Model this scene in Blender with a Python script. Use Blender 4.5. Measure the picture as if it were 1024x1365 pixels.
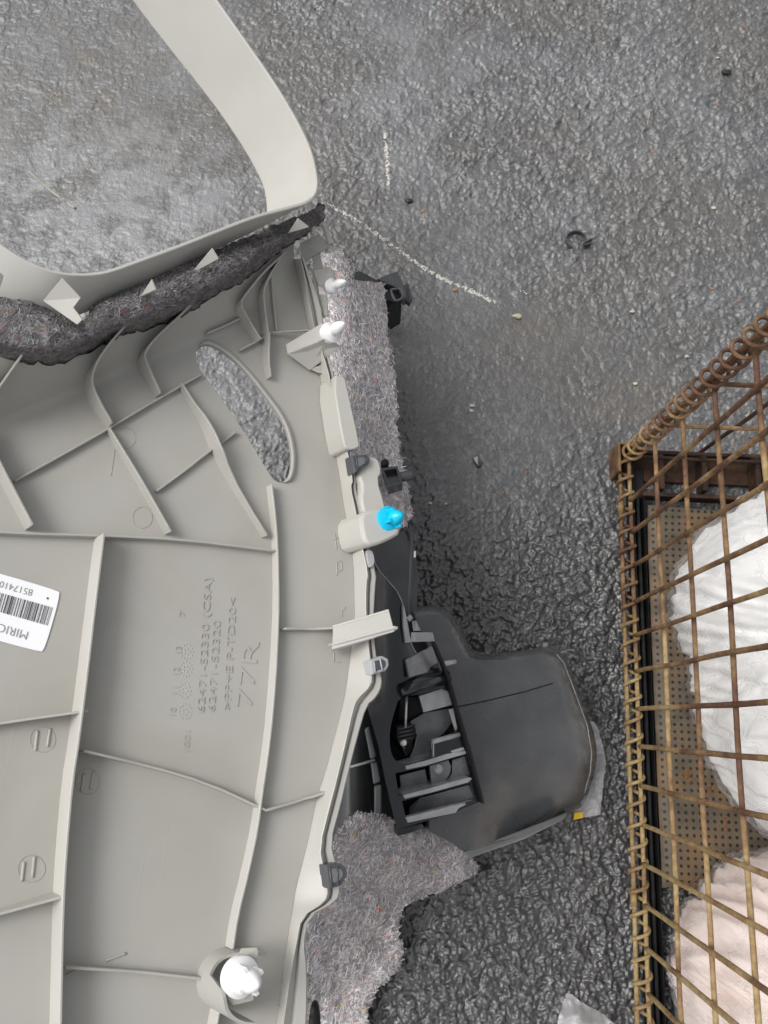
import bpy, math, random
import numpy as np
from mathutils import Vector, Matrix, noise
from mathutils.geometry import delaunay_2d_cdt
random.seed(7); rng = np.random.default_rng(7)
for o in list(bpy.data.objects): bpy.data.objects.remove(o)
scene = bpy.context.scene
col = scene.collection

# ------------------------------------------------------------------ camera
FPX, CX, CY = 1050.0, 512.0, 682.5          # focal length and centre in photo pixels
CAM_H = 1.164                                # metres above the asphalt
RC = np.array([[.99896057, .04473851, -.00873202],      # world X in camera axes (x right, y down, z forward)
               [.04547998, -.96539735, .25678694],      # world Y
               [.00305839, -.25691716, -.96642859]])    # world Z (up)
CAMP = np.array([0, 0, CAM_H])
def ray(px, py):
    return RC @ np.array([(px - CX) / FPX, (py - CY) / FPX, 1.0])
cam = bpy.data.objects.new('camera', bpy.data.cameras.new('camera'))
col.objects.link(cam)
m = Matrix.Identity(4)
for r in range(3):
    m[r][0], m[r][1], m[r][2], m[r][3] = RC[r, 0], -RC[r, 1], -RC[r, 2], CAMP[r]
cam.matrix_world = m
cam.data.sensor_fit = 'HORIZONTAL'; cam.data.sensor_width = 36
cam.data.lens = FPX / 1024 * 36
cam.data.clip_start = .02; cam.data.clip_end = 2000
scene.camera = cam

# ------------------------------------------------------------------ light: bright overcast sky
SUN_EL, SUN_AZ = math.radians(58), math.radians(-78)     # azimuth clockwise from +Y
w = bpy.data.worlds.new('World'); scene.world = w; w.use_nodes = True
nt = w.node_tree; bg = nt.nodes['Background']
sky = nt.nodes.new('ShaderNodeTexSky'); sky.sky_type = 'NISHITA'; sky.sun_disc = False
sky.sun_elevation = SUN_EL; sky.sun_rotation = SUN_AZ
sky.air_density = 1.0; sky.dust_density = 4.0; sky.ozone_density = 1.0
hs = nt.nodes.new('ShaderNodeHueSaturation'); hs.inputs['Saturation'].default_value = .16
nt.links.new(sky.outputs[0], hs.inputs['Color']); nt.links.new(hs.outputs[0], bg.inputs['Color'])
bg.inputs['Strength'].default_value = .13
sun = bpy.data.objects.new('sun', bpy.data.lights.new('sun', 'SUN')); col.objects.link(sun)
sun.data.energy = 1.1; sun.data.angle = math.radians(28); sun.data.color = (1, .97, .93)
sd = Vector((math.sin(SUN_AZ) * math.cos(SUN_EL), math.cos(SUN_AZ) * math.cos(SUN_EL), math.sin(SUN_EL)))
sun.rotation_euler = sd.to_track_quat('Z', 'Y').to_euler(); sun.location = sd * 6
vs = scene.view_settings
vs.view_transform = 'Standard'; vs.look = 'None'; vs.gamma = 1; vs.exposure = .45; vs.use_curve_mapping = False

# ------------------------------------------------------------------ pixel -> place helpers
def G(px, py, z=0.0):                        # the point of a pixel at height z
    d = ray(px, py); return CAMP + d * ((z - CAM_H) / d[2])
def px_of(P):
    c = RC.T @ (np.asarray(P, float) - CAMP); return c[0] / c[2] * FPX + CX, c[1] / c[2] * FPX + CY
class Plane:                                 # a plane through three (px, py, depth) points
    def __init__(s, a, b, c):
        A, B, C = [CAMP + ray(p[0], p[1]) * p[2] for p in (a, b, c)]
        n = np.cross(B - A, C - A); n /= np.linalg.norm(n)
        if n @ (CAMP - A) < 0: n = -n
        s.p, s.n = A, n
    def Q(s, px, py, h=0.0):                 # the point of a pixel, h metres above the plane
        d = ray(px, py); return CAMP + d * ((s.n @ (s.p - CAMP) + h) / (s.n @ d))
def sm(a, b, x):
    t = np.clip((x - a) / (b - a), 0, 1); return t * t * (3 - 2 * t)
def nz(x, y, z=0.0, s=1.0): return noise.noise(Vector((x * s, y * s, z)))
def inside(poly, x, y):
    p = np.asarray(poly, float); r = np.zeros(np.shape(x), bool); n = len(p); j = n - 1
    for i in range(n):
        xi, yi = p[i]; xj, yj = p[j]
        if yi != yj:
            r ^= ((yi > y) != (yj > y)) & (x < (xj - xi) * (y - yi) / (yj - yi) + xi)
        j = i
    return r
def dist_poly(line, x, y, closed=False):
    p = np.asarray(line, float); d = np.full(np.shape(x), 1e9); n = len(p)
    for i in range(n if closed else n - 1):
        a, b = p[i], p[(i + 1) % n]; ab = b - a; L = ab @ ab + 1e-12
        t = np.clip(((x - a[0]) * ab[0] + (y - a[1]) * ab[1]) / L, 0, 1)
        d = np.minimum(d, np.hypot(x - a[0] - t * ab[0], y - a[1] - t * ab[1]))
    return d
def dens(line, step, closed=False):
    out = []; n = len(line)
    for i in range(n if closed else n - 1):
        a = np.array(line[i], float); b = np.array(line[(i + 1) % n], float)
        k = max(1, int(math.ceil(np.linalg.norm(b - a) / step)))
        out += [tuple(a + (b - a) * t / k) for t in range(k)]
    if not closed: out.append(tuple(map(float, line[-1])))
    return out
def chaikin(line, it=2, closed=False):
    p = [np.array(q, float) for q in line]
    for _ in range(it):
        q = []; n = len(p)
        if not closed: q.append(p[0])
        for i in range(n if closed else n - 1):
            a, b = p[i], p[(i + 1) % n]; q += [a * .75 + b * .25, a * .25 + b * .75]
        if not closed: q.append(p[-1])
        p = q
    return [tuple(x) for x in p]

# ------------------------------------------------------------------ objects
def thing(name, label, cat, loc, group=None):
    o = bpy.data.objects.new(name, None); col.objects.link(o); o.location = loc
    o.empty_display_size = .05
    o['label'] = label; o['category'] = cat; o['kind'] = 'thing'
    if group: o['group'] = group
    return o
def tag(o, label, cat, group=None):
    o['label'] = label; o['category'] = cat
    if group: o['group'] = group
    return o
def link(name, me, mat, parent=None, smooth=True, kind=None):
    o = bpy.data.objects.new(name, me); col.objects.link(o)
    if mat: me.materials.append(M[mat])
    if parent:
        o.parent = parent
        if parent.type == 'EMPTY': o.matrix_parent_inverse = Matrix.Translation(-Vector(parent.location))
    if smooth: me.shade_smooth() if smooth is True else me.set_sharp_from_angle(angle=math.radians(smooth))
    else: me.shade_flat()
    if kind: o['kind'] = kind
    return o
def mesh(vs_, fs):
    me = bpy.data.meshes.new('m'); me.from_pydata([tuple(map(float, v)) for v in vs_], [], fs); me.validate(); me.update(); return me
def merge(parts):
    V, F = [], []
    for v, f in parts:
        k = len(V); V += [tuple(q) for q in v]; F += [tuple(i + k for i in g) for g in f]
    return V, F
def sheet(outline, fun, step=8, holes=(), thick=None, skirt=None, far_vec=None):
    """a sheet over a pixel outline; fun(px, py) -> world point; thick: offset vector for the underside; skirt: z of the hem"""
    loops = [dens(outline, step, True)] + [dens(h, step, True) for h in holes]
    pts, edges = [], []
    for L in loops:
        k = len(pts); pts += L; edges += [(k + i, k + (i + 1) % len(L)) for i in range(len(L))]
    o = np.array(outline)
    gx, gy = np.meshgrid(np.arange(o[:, 0].min(), o[:, 0].max(), step), np.arange(o[:, 1].min(), o[:, 1].max(), step))
    gx = gx.ravel(); gy = gy.ravel(); ok = inside(outline, gx, gy)
    for h in holes: ok &= ~inside(h, gx, gy)
    for L in [outline] + list(holes): ok &= dist_poly(L, gx, gy, True) > step * .55
    pts += list(zip(gx[ok], gy[ok]))
    vs2, _, fs2, *_r = delaunay_2d_cdt([Vector(map(float, p)) for p in pts], edges, [], 0, 1e-4)
    vs2 = [(v[0], v[1]) for v in vs2]
    c = np.array([[sum(vs2[i][k] for i in f) / len(f) for k in (0, 1)] for f in fs2])
    keep = inside(outline, c[:, 0], c[:, 1])
    for h in holes: keep &= ~inside(h, c[:, 0], c[:, 1])
    F = [tuple(f) for f, k in zip(fs2, keep) if k]
    P = [np.asarray(fun(x, y), float) for x, y in vs2]
    # wind every triangle towards the camera
    out = []
    for f in F:
        a, b, cc = P[f[0]], P[f[1]], P[f[2]]
        if np.cross(b - a, cc - a) @ (CAMP - a) < 0: f = f[::-1]
        out.append(tuple(f))
    F = out
    cnt = {}
    for f in F:
        for i in range(len(f)):
            e = (f[i], f[(i + 1) % len(f)]); cnt[e] = 1
    bd = [e for e in cnt if (e[1], e[0]) not in cnt]
    n = len(P)
    if thick is not None:
        P += [p + np.asarray(thick) for p in P]
        F += [tuple(i + n for i in f[::-1]) for f in F]
        F += [(b, a, a + n, b + n) for a, b in bd]
    elif skirt is not None:
        idx = {}
        for a, b in bd:
            for i in (a, b):
                if i not in idx:
                    idx[i] = len(P); q = P[i].copy(); q[2] = min(skirt, q[2]); P.append(q)
        F += [(b, a, idx[a], idx[b]) for a, b in bd]
    return P, F
def strip(rows, thick=0.0):
    """a ruled surface through rows of points; thick gives it two faces"""
    R = [np.asarray(r, float) for r in rows]; m_, n = len(R), len(R[0])
    P = [p for r in R for p in r]
    F = [(i * n + j, i * n + j + 1, (i + 1) * n + j + 1, (i + 1) * n + j) for i in range(m_ - 1) for j in range(n - 1)]
    if thick:
        A = np.array(P).reshape(m_, n, 3)
        du = np.gradient(A, axis=0) if m_ > 1 else 0; dv = np.gradient(A, axis=1)
        nn = np.cross(du, dv); nn /= np.linalg.norm(nn, axis=2, keepdims=True) + 1e-9
        B = (A - nn * thick).reshape(-1, 3); k = len(P); P += list(B)
        F = F + [tuple(i + k for i in f[::-1]) for f in F]
        for j in range(n - 1):
            F.append((j + 1, j, j + k, j + 1 + k)); b = (m_ - 1) * n; F.append((b + j, b + j + 1, b + j + 1 + k, b + j + k))
        for i in range(m_ - 1):
            F.append((i * n, (i + 1) * n, (i + 1) * n + k, i * n + k)); e = i * n + n - 1; F.append((e + n, e, e + k, e + n + k))
    return P, F
def prism(poly_pts, vec):
    """a plate: a polygon of world points swept by vec"""
    P = [np.asarray(p, float) for p in poly_pts]; n = len(P)
    P += [p + np.asarray(vec) for p in P]
    F = [tuple(range(n)), tuple(range(2 * n - 1, n - 1, -1))] + [((i + 1) % n, i, i + n, (i + 1) % n + n) for i in range(n)]
    return P, F
def tube(line, r, n=8, closed=False):
    L = [np.asarray(p, float) for p in line]; P, F = [], []; k = len(L); up = None
    for i in range(k):
        t = L[min(i + 1, k - 1)] - L[max(i - 1, 0)]; t = t / (np.linalg.norm(t) + 1e-12)
        if up is None:
            a = np.array([0, 0, 1.0]) if abs(t[2]) < .9 else np.array([1.0, 0, 0]); up = a
        u = up - t * (up @ t); u /= np.linalg.norm(u); v = np.cross(t, u); up = u
        rr = r[i] if hasattr(r, '__len__') else r
        P += [L[i] + rr * (math.cos(2 * math.pi * q / n) * u + math.sin(2 * math.pi * q / n) * v) for q in range(n)]
    for i in range(k - 1):
        for q in range(n):
            F.append((i * n + q, i * n + (q + 1) % n, (i + 1) * n + (q + 1) % n, (i + 1) * n + q))
    F.append(tuple(range(n))[::-1]); F.append(tuple((k - 1) * n + q for q in range(n)))
    return P, F
def frame_of(axis):
    a = np.asarray(axis, float); a = a / np.linalg.norm(a)
    b = np.array([0, 0, 1.0]) if abs(a[2]) < .9 else np.array([0, 1.0, 0])
    u = np.cross(b, a); u /= np.linalg.norm(u); return u, np.cross(a, u), a
def lathe(base, axis, prof, n=24):
    u, v, a = frame_of(axis); base = np.asarray(base, float); P, F = [], []
    for r, h in prof:
        P += [base + a * h + r * (math.cos(2 * math.pi * q / n) * u + math.sin(2 * math.pi * q / n) * v) for q in range(n)]
    for i in range(len(prof) - 1):
        for q in range(n):
            F.append((i * n + q, i * n + (q + 1) % n, (i + 1) * n + (q + 1) % n, (i + 1) * n + q))
    F.append(tuple(range(n))[::-1]); F.append(tuple((len(prof) - 1) * n + q for q in range(n)))
    return P, F
def boxv(c, u, v, w_):
    c, u, v, w_ = [np.asarray(q, float) for q in (c, u, v, w_)]
    P = [c + a * u + b * v + d * w_ for d in (-1, 1) for b in (-1, 1) for a in (-1, 1)]
    return P, [(0, 2, 3, 1), (4, 5, 7, 6), (0, 1, 5, 4), (2, 6, 7, 3), (0, 4, 6, 2), (1, 3, 7, 5)]
def bevel(o, wdt, seg=2):
    b = o.modifiers.new('bevel', 'BEVEL'); b.width = wdt; b.segments = seg; b.limit_method = 'ANGLE'; b.angle_limit = math.radians(35)
    return o
_fc = {}
def text_polys(s):
    """outline mesh of a line of lettering, 1 unit high capitals, start at 0"""
    cu = bpy.data.curves.new('t', 'FONT'); cu.body = s; cu.size = 1; cu.resolution_u = 3; cu.offset = -.010
    ob = bpy.data.objects.new('t', cu); col.objects.link(ob)
    me = bpy.data.meshes.new_from_object(ob.evaluated_get(bpy.context.evaluated_depsgraph_get()))
    V = np.array([v.co[:2] for v in me.vertices]); F = [tuple(p.vertices) for p in me.polygons]
    bpy.data.objects.remove(ob); bpy.data.curves.remove(cu); bpy.data.meshes.remove(me)
    V /= .73
    return V, F, V[:, 0].max()

# ------------------------------------------------------------------ materials
M = {}
def mat(name):
    m_ = bpy.data.materials.new(name); m_.use_nodes = True; M[name] = m_
    n = m_.node_tree; return m_, n, n.nodes['Principled BSDF']
def N(n, t, **kw):
    x = n.nodes.new(t)
    for k, v in kw.items():
        if k in x.inputs.keys(): x.inputs[k].default_value = v
        else: setattr(x, k, v)
    return x
def ramp(n, fac, stops):
    r = n.nodes.new('ShaderNodeValToRGB'); e = r.color_ramp.elements
    while len(e) < len(stops): e.new(.5)
    for q, (p, c) in zip(e, stops): q.position = p; q.color = (*c, 1) if len(c) == 3 else c
    n.links.new(fac, r.inputs[0]); return r.outputs[0]
def bump(n, b, h, s=.3, d=.001, prev=None):
    x = N(n, 'ShaderNodeBump', Strength=s, Distance=d); n.links.new(h, x.inputs['Height'])
    if prev: n.links.new(prev, x.inputs['Normal'])
    n.links.new(x.outputs[0], b.inputs['Normal']); return x.outputs[0]
def coords(n): return N(n, 'ShaderNodeTexCoord').outputs['Object']
def tex(n, kind, scale, detail=4, c=None, **kw):
    t = N(n, 'ShaderNodeTexNoise' if kind == 'n' else 'ShaderNodeTexVoronoi', Scale=scale)
    if kind == 'n': t.inputs['Detail'].default_value = detail
    for k, v in kw.items(): setattr(t, k, v)
    n.links.new(c, t.inputs['Vector']); return t
def plastic(name, c1, c2, rough, spec=.4, grain=900, gs=.06, dirt=None, rvar=.1, mid=18):
    m_, n, b = mat(name); c = coords(n)
    t = tex(n, 'n', mid, 6, c); cc = ramp(n, t.outputs[0], [(.3, c1), (.7, c2)])
    if dirt:
        d = tex(n, 'n', 6, 9, c); d.inputs['Distortion'].default_value = .6; f = ramp(n, d.outputs[0], [(.50, (0, 0, 0)), (.74, (1, 1, 1))])
        mx = N(n, 'ShaderNodeMix', data_type='RGBA'); n.links.new(f, mx.inputs[0]); n.links.new(cc, mx.inputs[6]); mx.inputs[7].default_value = (*dirt, 1)
        mm = N(n, 'ShaderNodeMath', operation='MULTIPLY'); n.links.new(f, mm.inputs[0]); mm.inputs[1].default_value = .55; n.links.new(mm.outputs[0], mx.inputs[0])
        cc = mx.outputs[2]
    n.links.new(cc, b.inputs['Base Color'])
    t2 = tex(n, 'n', 40, 5, c)
    r = N(n, 'ShaderNodeMapRange'); n.links.new(t2.outputs[0], r.inputs[0]); r.inputs[3].default_value = rough - rvar; r.inputs[4].default_value = rough + rvar
    n.links.new(r.outputs[0], b.inputs['Roughness']); b.inputs['Specular IOR Level'].default_value = spec
    g = tex(n, 'n', grain, 2, c); pv = bump(n, b, g.outputs[0], gs, .0006)
    if dirt:                                  # fine scuffs in two directions
        for sc_, rot in (((260, 5, 5), .5), ((6, 300, 6), -.35)):
            mp_ = N(n, 'ShaderNodeMapping'); mp_.inputs['Scale'].default_value = sc_; mp_.inputs['Rotation'].default_value = (0, 0, rot); n.links.new(c, mp_.inputs[0])
            w_ = N(n, 'ShaderNodeTexNoise', Scale=1.0, Detail=3.0); n.links.new(mp_.outputs[0], w_.inputs['Vector'])
            f_ = ramp(n, w_.outputs[0], [(.66, (0, 0, 0)), (.70, (1, 1, 1))]); pv = bump(n, b, f_, .10, .0007, pv)
    return m_
plastic('grey_plastic', (.368, .357, .326), (.398, .387, .354), .42, .4, dirt=(.31, .285, .245), gs=.05, rvar=.14)
plastic('lit_plastic', (.455, .445, .41), (.485, .475, .44), .45, .4, gs=.05, dirt=(.42, .39, .34))  # same plastic as the panel, light-facing parts painted lighter
plastic('rib_plastic', (.385, .374, .342), (.415, .404, .37), .45, .35)  # panel plastic again, a touch of that light painted into ribs
plastic('black_gloss', (.008, .010, .014), (.014, .017, .022), .2, .7, gs=.02, rvar=.08)
plastic('black_satin', (.040, .042, .044), (.068, .070, .072), .36, .6, grain=700, gs=.09, rvar=.1, mid=30)
plastic('black_matte', (.008, .008, .009), (.014, .014, .015), .6, .3)
plastic('dark_clip', (.06, .062, .068), (.09, .092, .1), .4, .5)
plastic('grey_rubber', (.12, .125, .13), (.17, .175, .18), .5, .4)
plastic('white_nylon', (.86, .86, .85), (.88, .88, .87), .35, .45)
plastic('blue_nylon', (.0, .50, .78), (.0, .55, .82), .3, .5)
plastic('strip_grey', (.22, .23, .235), (.27, .275, .28), .5, .4)
plastic('steel', (.6, .6, .62), (.72, .72, .74), .25, .6); M['steel'].node_tree.nodes['Principled BSDF'].inputs['Metallic'].default_value = .6
plastic('label_paper', (.84, .84, .85), (.86, .86, .87), .4, .4)
plastic('label_ink', (.05, .05, .055), (.10, .10, .11), .6, .2)
plastic('label_ink_soft', (.22, .22, .23), (.28, .28, .29), .6, .2)
plastic('pad_grey', (.36, .37, .38), (.40, .41, .42), .6, .3)
plastic('yellow_tape', (.7, .45, .03), (.75, .5, .05), .6, .3)
plastic('pebble_tan', (.42, .39, .28), (.55, .50, .38), .7, .3)
plastic('pebble_dark', (.012, .012, .013), (.03, .03, .03), .4, .5)
plastic('dry_leaf', (.36, .13, .035), (.50, .22, .07), .7, .3)
plastic('needle_brown', (.20, .085, .03), (.32, .15, .06), .7, .3)
plastic('twig_bark', (.30, .27, .23), (.42, .39, .34), .8, .2)

def rust(name, a, b_, c_):
    m_, n, b = mat(name); c = coords(n)
    t = tex(n, 'n', 22, 8, c); t2 = tex(n, 'n', 160, 6, c)
    t4 = tex(n, 'n', 4.5, 3, c); ad = N(n, 'ShaderNodeMath', operation='MULTIPLY_ADD'); n.links.new(t4.outputs[0], ad.inputs[0]); ad.inputs[1].default_value = 1.1; ad.inputs[2].default_value = -.55
    ad2 = N(n, 'ShaderNodeMath', operation='ADD'); n.links.new(ad.outputs[0], ad2.inputs[0]); n.links.new(t.outputs[0], ad2.inputs[1])
    cc = ramp(n, ad2.outputs[0], [(.32, a), (.5, b_), (.66, c_)])
    mx = N(n, 'ShaderNodeMix', data_type='RGBA', blend_type='MULTIPLY'); mx.inputs[0].default_value = .7
    g = ramp(n, t2.outputs[0], [(.3, (.45, .42, .4)), (.65, (1.05, 1.05, 1.05))])
    n.links.new(cc, mx.inputs[6]); n.links.new(g, mx.inputs[7]); n.links.new(mx.outputs[2], b.inputs['Base Color'])
    b.inputs['Roughness'].default_value = .75; b.inputs['Specular IOR Level'].default_value = .25
    bump(n, b, t2.outputs[0], .5, .0012)
rust('rust_wire', (.13, .068, .042), (.27, .17, .085), (.39, .285, .14))
rust('rust_dark', (.022, .014, .011), (.045, .026, .018), (.085, .047, .029))

# perforated mat on the crate floor
m_, n, b = mat('perforated_floor'); c = coords(n)
mp = N(n, 'ShaderNodeMapping'); mp.inputs['Scale'].default_value = (105, 105, 0); n.links.new(c, mp.inputs[0])
fr = N(n, 'ShaderNodeVectorMath', operation='FRACTION'); n.links.new(mp.outputs[0], fr.inputs[0])
sb = N(n, 'ShaderNodeVectorMath', operation='SUBTRACT'); n.links.new(fr.outputs[0], sb.inputs[0]); sb.inputs[1].default_value = (.5, .5, 0)
ln = N(n, 'ShaderNodeVectorMath', operation='LENGTH'); n.links.new(sb.outputs[0], ln.inputs[0])
hole = ramp(n, ln.outputs['Value'], [(.16, (0, 0, 0)), (.24, (1, 1, 1))])
t = tex(n, 'n', 25, 8, c); cc = ramp(n, t.outputs[0], [(.3, (.055, .043, .030)), (.5, (.110, .085, .055)), (.7, (.17, .100, .045))])
mx = N(n, 'ShaderNodeMix', data_type='RGBA', blend_type='MULTIPLY'); mx.inputs[0].default_value = 1
hc = ramp(n, ln.outputs['Value'], [(.15, (.12, .11, .1)), (.22, (1, 1, 1))])
n.links.new(cc, mx.inputs[6]); n.links.new(hc, mx.inputs[7]); n.links.new(mx.outputs[2], b.inputs['Base Color'])
b.inputs['Roughness'].default_value = .6; bump(n, b, hole, .8, .002)

# asphalt: grain on a real relief; dusty and tarry areas, wet film, plus painted sky sheen and shade
m_, n, b = mat('asphalt'); c = coords(n)
at = N(n, 'ShaderNodeAttribute', attribute_name='chip'); wt = N(n, 'ShaderNodeAttribute', attribute_name='film')
t1 = tex(n, 'n', 3.2, 5, c); t2 = tex(n, 'n', 330, 3, c); t3 = tex(n, 'n', 900, 2, c); t5 = tex(n, 'n', 28, 6, c)
c1 = ramp(n, at.outputs['Fac'], [(0, (.038, .039, .040)), (.4, (.088, .088, .089)), (.75, (.150, .150, .149)), (1, (.30, .298, .29))])
mx = N(n, 'ShaderNodeMix', data_type='RGBA', blend_type='MULTIPLY'); mx.inputs[0].default_value = .8
n.links.new(c1, mx.inputs[6]); n.links.new(ramp(n, t2.outputs[0], [(.3, (.5, .5, .5)), (.7, (1.25, 1.25, 1.25))]), mx.inputs[7])
mx2 = N(n, 'ShaderNodeMix', data_type='RGBA', blend_type='MULTIPLY'); mx2.inputs[0].default_value = 1
n.links.new(mx.outputs[2], mx2.inputs[6]); n.links.new(ramp(n, t1.outputs[0], [(.35, (.86, .86, .88)), (.52, (1, 1, 1)), (.68, (1.18, 1.16, 1.12))]), mx2.inputs[7])
dm = N(n, 'ShaderNodeMix', data_type='RGBA'); n.links.new(wt.outputs['Color'], N(n, 'ShaderNodeSeparateColor').inputs[0])
sp = [q for q in n.nodes if q.bl_idname == 'ShaderNodeSeparateColor'][0]
n.links.new(sp.outputs[1], dm.inputs[0]); n.links.new(mx2.outputs[2], dm.inputs[6]); dm.inputs[7].default_value = (.225, .23, .237, 1)   # dusty tone and painted sky sheen
bm_ = N(n, 'ShaderNodeMix', data_type='RGBA'); n.links.new(sp.outputs[2], bm_.inputs[0]); n.links.new(dm.outputs[2], bm_.inputs[6]); bm_.inputs[7].default_value = (.115, .103, .088, 1)   # brown mud
wm = N(n, 'ShaderNodeMix', data_type='RGBA', blend_type='MULTIPLY'); n.links.new(sp.outputs[0], wm.inputs[0]); n.links.new(bm_.outputs[2], wm.inputs[6]); wm.inputs[7].default_value = (.60, .60, .61, 1)
n.links.new(wm.outputs[2], b.inputs['Base Color'])
cw = N(n, 'ShaderNodeMath', operation='MULTIPLY_ADD'); n.links.new(sp.outputs[0], cw.inputs[0]); cw.inputs[1].default_value = .5; cw.inputs[2].default_value = .15
n.links.new(cw.outputs[0], b.inputs['Coat Weight']); b.inputs['Coat Roughness'].default_value = .2; b.inputs['Coat IOR'].default_value = 1.5
r = N(n, 'ShaderNodeMapRange'); n.links.new(t5.outputs[0], r.inputs[0]); r.inputs[1].default_value = .3; r.inputs[2].default_value = .7
r.inputs[3].default_value = .24; r.inputs[4].default_value = .45
n.links.new(r.outputs[0], b.inputs['Roughness']); b.inputs['Specular IOR Level'].default_value = .7
vo = tex(n, 'v', 210, c=c); vo.feature = 'F1'; vo.inputs['Randomness'].default_value = 1
vo2 = tex(n, 'v', 420, c=c)
p = bump(n, b, t3.outputs[0], .3, .001); p = bump(n, b, vo2.outputs['Color'], .22, .0010, p); bump(n, b, t2.outputs[0], .5, .002, p)

# felt base and loose fibres
def felt_mat(name, k):
    m_, n, b = mat(name); c = coords(n)
    t = tex(n, 'n', 75, 8, c); t.inputs['Distortion'].default_value = 1.2; t2 = tex(n, 'n', 300, 6, c); t2.inputs['Distortion'].default_value = 2.5
    mx = N(n, 'ShaderNodeMix', data_type='RGBA', blend_type='MULTIPLY'); mx.inputs[0].default_value = .9
    n.links.new(ramp(n, t.outputs[0], [(p_, tuple(v_ * k for v_ in c_)) for p_, c_ in ((.3, (.36, .335, .34)), (.5, (.55, .52, .52)), (.7, (.70, .67, .66)))]), mx.inputs[6])
    n.links.new(ramp(n, t2.outputs[0], [(.3, (.4, .4, .42)), (.7, (1.3, 1.28, 1.27))]), mx.inputs[7])
    n.links.new(mx.outputs[2], b.inputs['Base Color']); b.inputs['Roughness'].default_value = 1; b.inputs['Specular IOR Level'].default_value = .05
    bump(n, b, t2.outputs[0], 1, .004)
felt_mat('felt', 1.0); felt_mat('felt_shaded', .46)  # second felt is the same stuff with shade painted in, for the window strip
m_, n, b = mat('fibre'); a = N(n, 'ShaderNodeAttribute', attribute_name='tint'); n.links.new(a.outputs['Color'], b.inputs['Base Color'])
b.inputs['Roughness'].default_value = .9; b.inputs['Specular IOR Level'].default_value = .1

# plastic film and bag contents
def film(name, tint, opac, rough, vein=.5):
    m_, n, b = mat(name); c = coords(n)
    b.inputs['Base Color'].default_value = (*tint, 1); b.inputs['Roughness'].default_value = rough; b.inputs['Specular IOR Level'].default_value = .6
    t = tex(n, 'n', 9, 2, c); t.inputs['Distortion'].default_value = 1.0
    t2 = tex(n, 'n', 13, 1, c); t2.inputs['Distortion'].default_value = 1.4
    p = bump(n, b, t2.outputs[0], .5, .010); p = bump(n, b, t.outputs[0], .3, .02, p)
    tr = N(n, 'ShaderNodeBsdfTransparent'); mxs = N(n, 'ShaderNodeMixShader'); tl = N(n, 'ShaderNodeBsdfTranslucent'); tl.inputs[0].default_value = (.95, .95, .96, 1); m2 = N(n, 'ShaderNodeMixShader'); m2.inputs[0].default_value = .45
    n.links.new(b.outputs[0], m2.inputs[1]); n.links.new(tl.outputs[0], m2.inputs[2])
    f = ramp(n, t2.outputs[0], [(.40, (opac * .8,) * 3), (.48, (opac,) * 3), (.502, (min(1, opac * 2.2),) * 3), (.525, (opac,) * 3), (.62, (min(1, opac * 1.2),) * 3)])  # milky creases; their thin opaque lines also stand in for crinkle highlights
    n.links.new(f, mxs.inputs[0]); n.links.new(tr.outputs[0], mxs.inputs[1]); n.links.new(m2.outputs[0], mxs.inputs[2])
    n.links.new(mxs.outputs[0], n.nodes['Material Output'].inputs['Surface'])
film('clear_film', (.95, .95, .96), .22, .05)
film('milky_film', (.85, .85, .86), .72, .22)
def cloth(name, c1, c2):
    m_, n, b = mat(name); c = coords(n); t = tex(n, 'n', 12, 4, c); t.inputs['Distortion'].default_value = 1
    n.links.new(ramp(n, t.outputs[0], [(.3, c1), (.7, c2)]), b.inputs['Base Color']); b.inputs['Roughness'].default_value = .6
    t2 = tex(n, 'n', 12, 1, c); t2.inputs['Distortion'].default_value = 1.5
    p = bump(n, b, t2.outputs[0], .08, .006); bump(n, b, t.outputs[0], .2, .02, p)
cloth('white_bundle', (.92, .915, .90), (.94, .935, .92))
cloth('pink_bundle', (.84, .69, .62), (.90, .79, .74))
cloth('navy_cloth', (.014, .017, .026), (.03, .034, .045))
m_, n, b = mat('chalk'); c = coords(n); t = tex(n, 'n', 400, 4, c)
n.links.new(ramp(n, t.outputs[0], [(.3, (.40, .38, .32)), (.6, (.66, .64, .58))]), b.inputs['Base Color']); b.inputs['Roughness'].default_value = .9; bump(n, b, t.outputs[0], .6, .001)

# ------------------------------------------------------------------ the asphalt
def axis(a, b_, st, far):
    core = np.arange(a, b_ + st / 2, st); d = []; s = st; x = 0
    while x < far: s *= 1.6; x += s; d.append(x)
    d = np.array(d); return np.concatenate([a - d[::-1], core, core[-1] + d])
X = axis(-.88, .82, .00178, 400); Y = axis(-.46, 1.50, .00178, 400)
gx, gy = np.meshgrid(X, Y)
def hash2(ix, iy, k):
    v = np.sin(ix * 127.1 + iy * 311.7 + k * 74.7) * 43758.5453; return v - np.floor(v)
def vnoise(x, y, s, k):
    x = x * s; y = y * s; ix = np.floor(x); iy = np.floor(y); fx = x - ix; fy = y - iy
    fx = fx * fx * (3 - 2 * fx); fy = fy * fy * (3 - 2 * fy)
    return (hash2(ix, iy, k) * (1 - fx) + hash2(ix + 1, iy, k) * fx) * (1 - fy) + (hash2(ix, iy + 1, k) * (1 - fx) + hash2(ix + 1, iy + 1, k) * fx) * fy
def fbm(x, y, s, k, o=4):
    r = 0; a = .5
    for i in range(o): r = r + a * vnoise(x, y, s, k + i * 7); s *= 2.03; a *= .5
    return r
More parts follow.
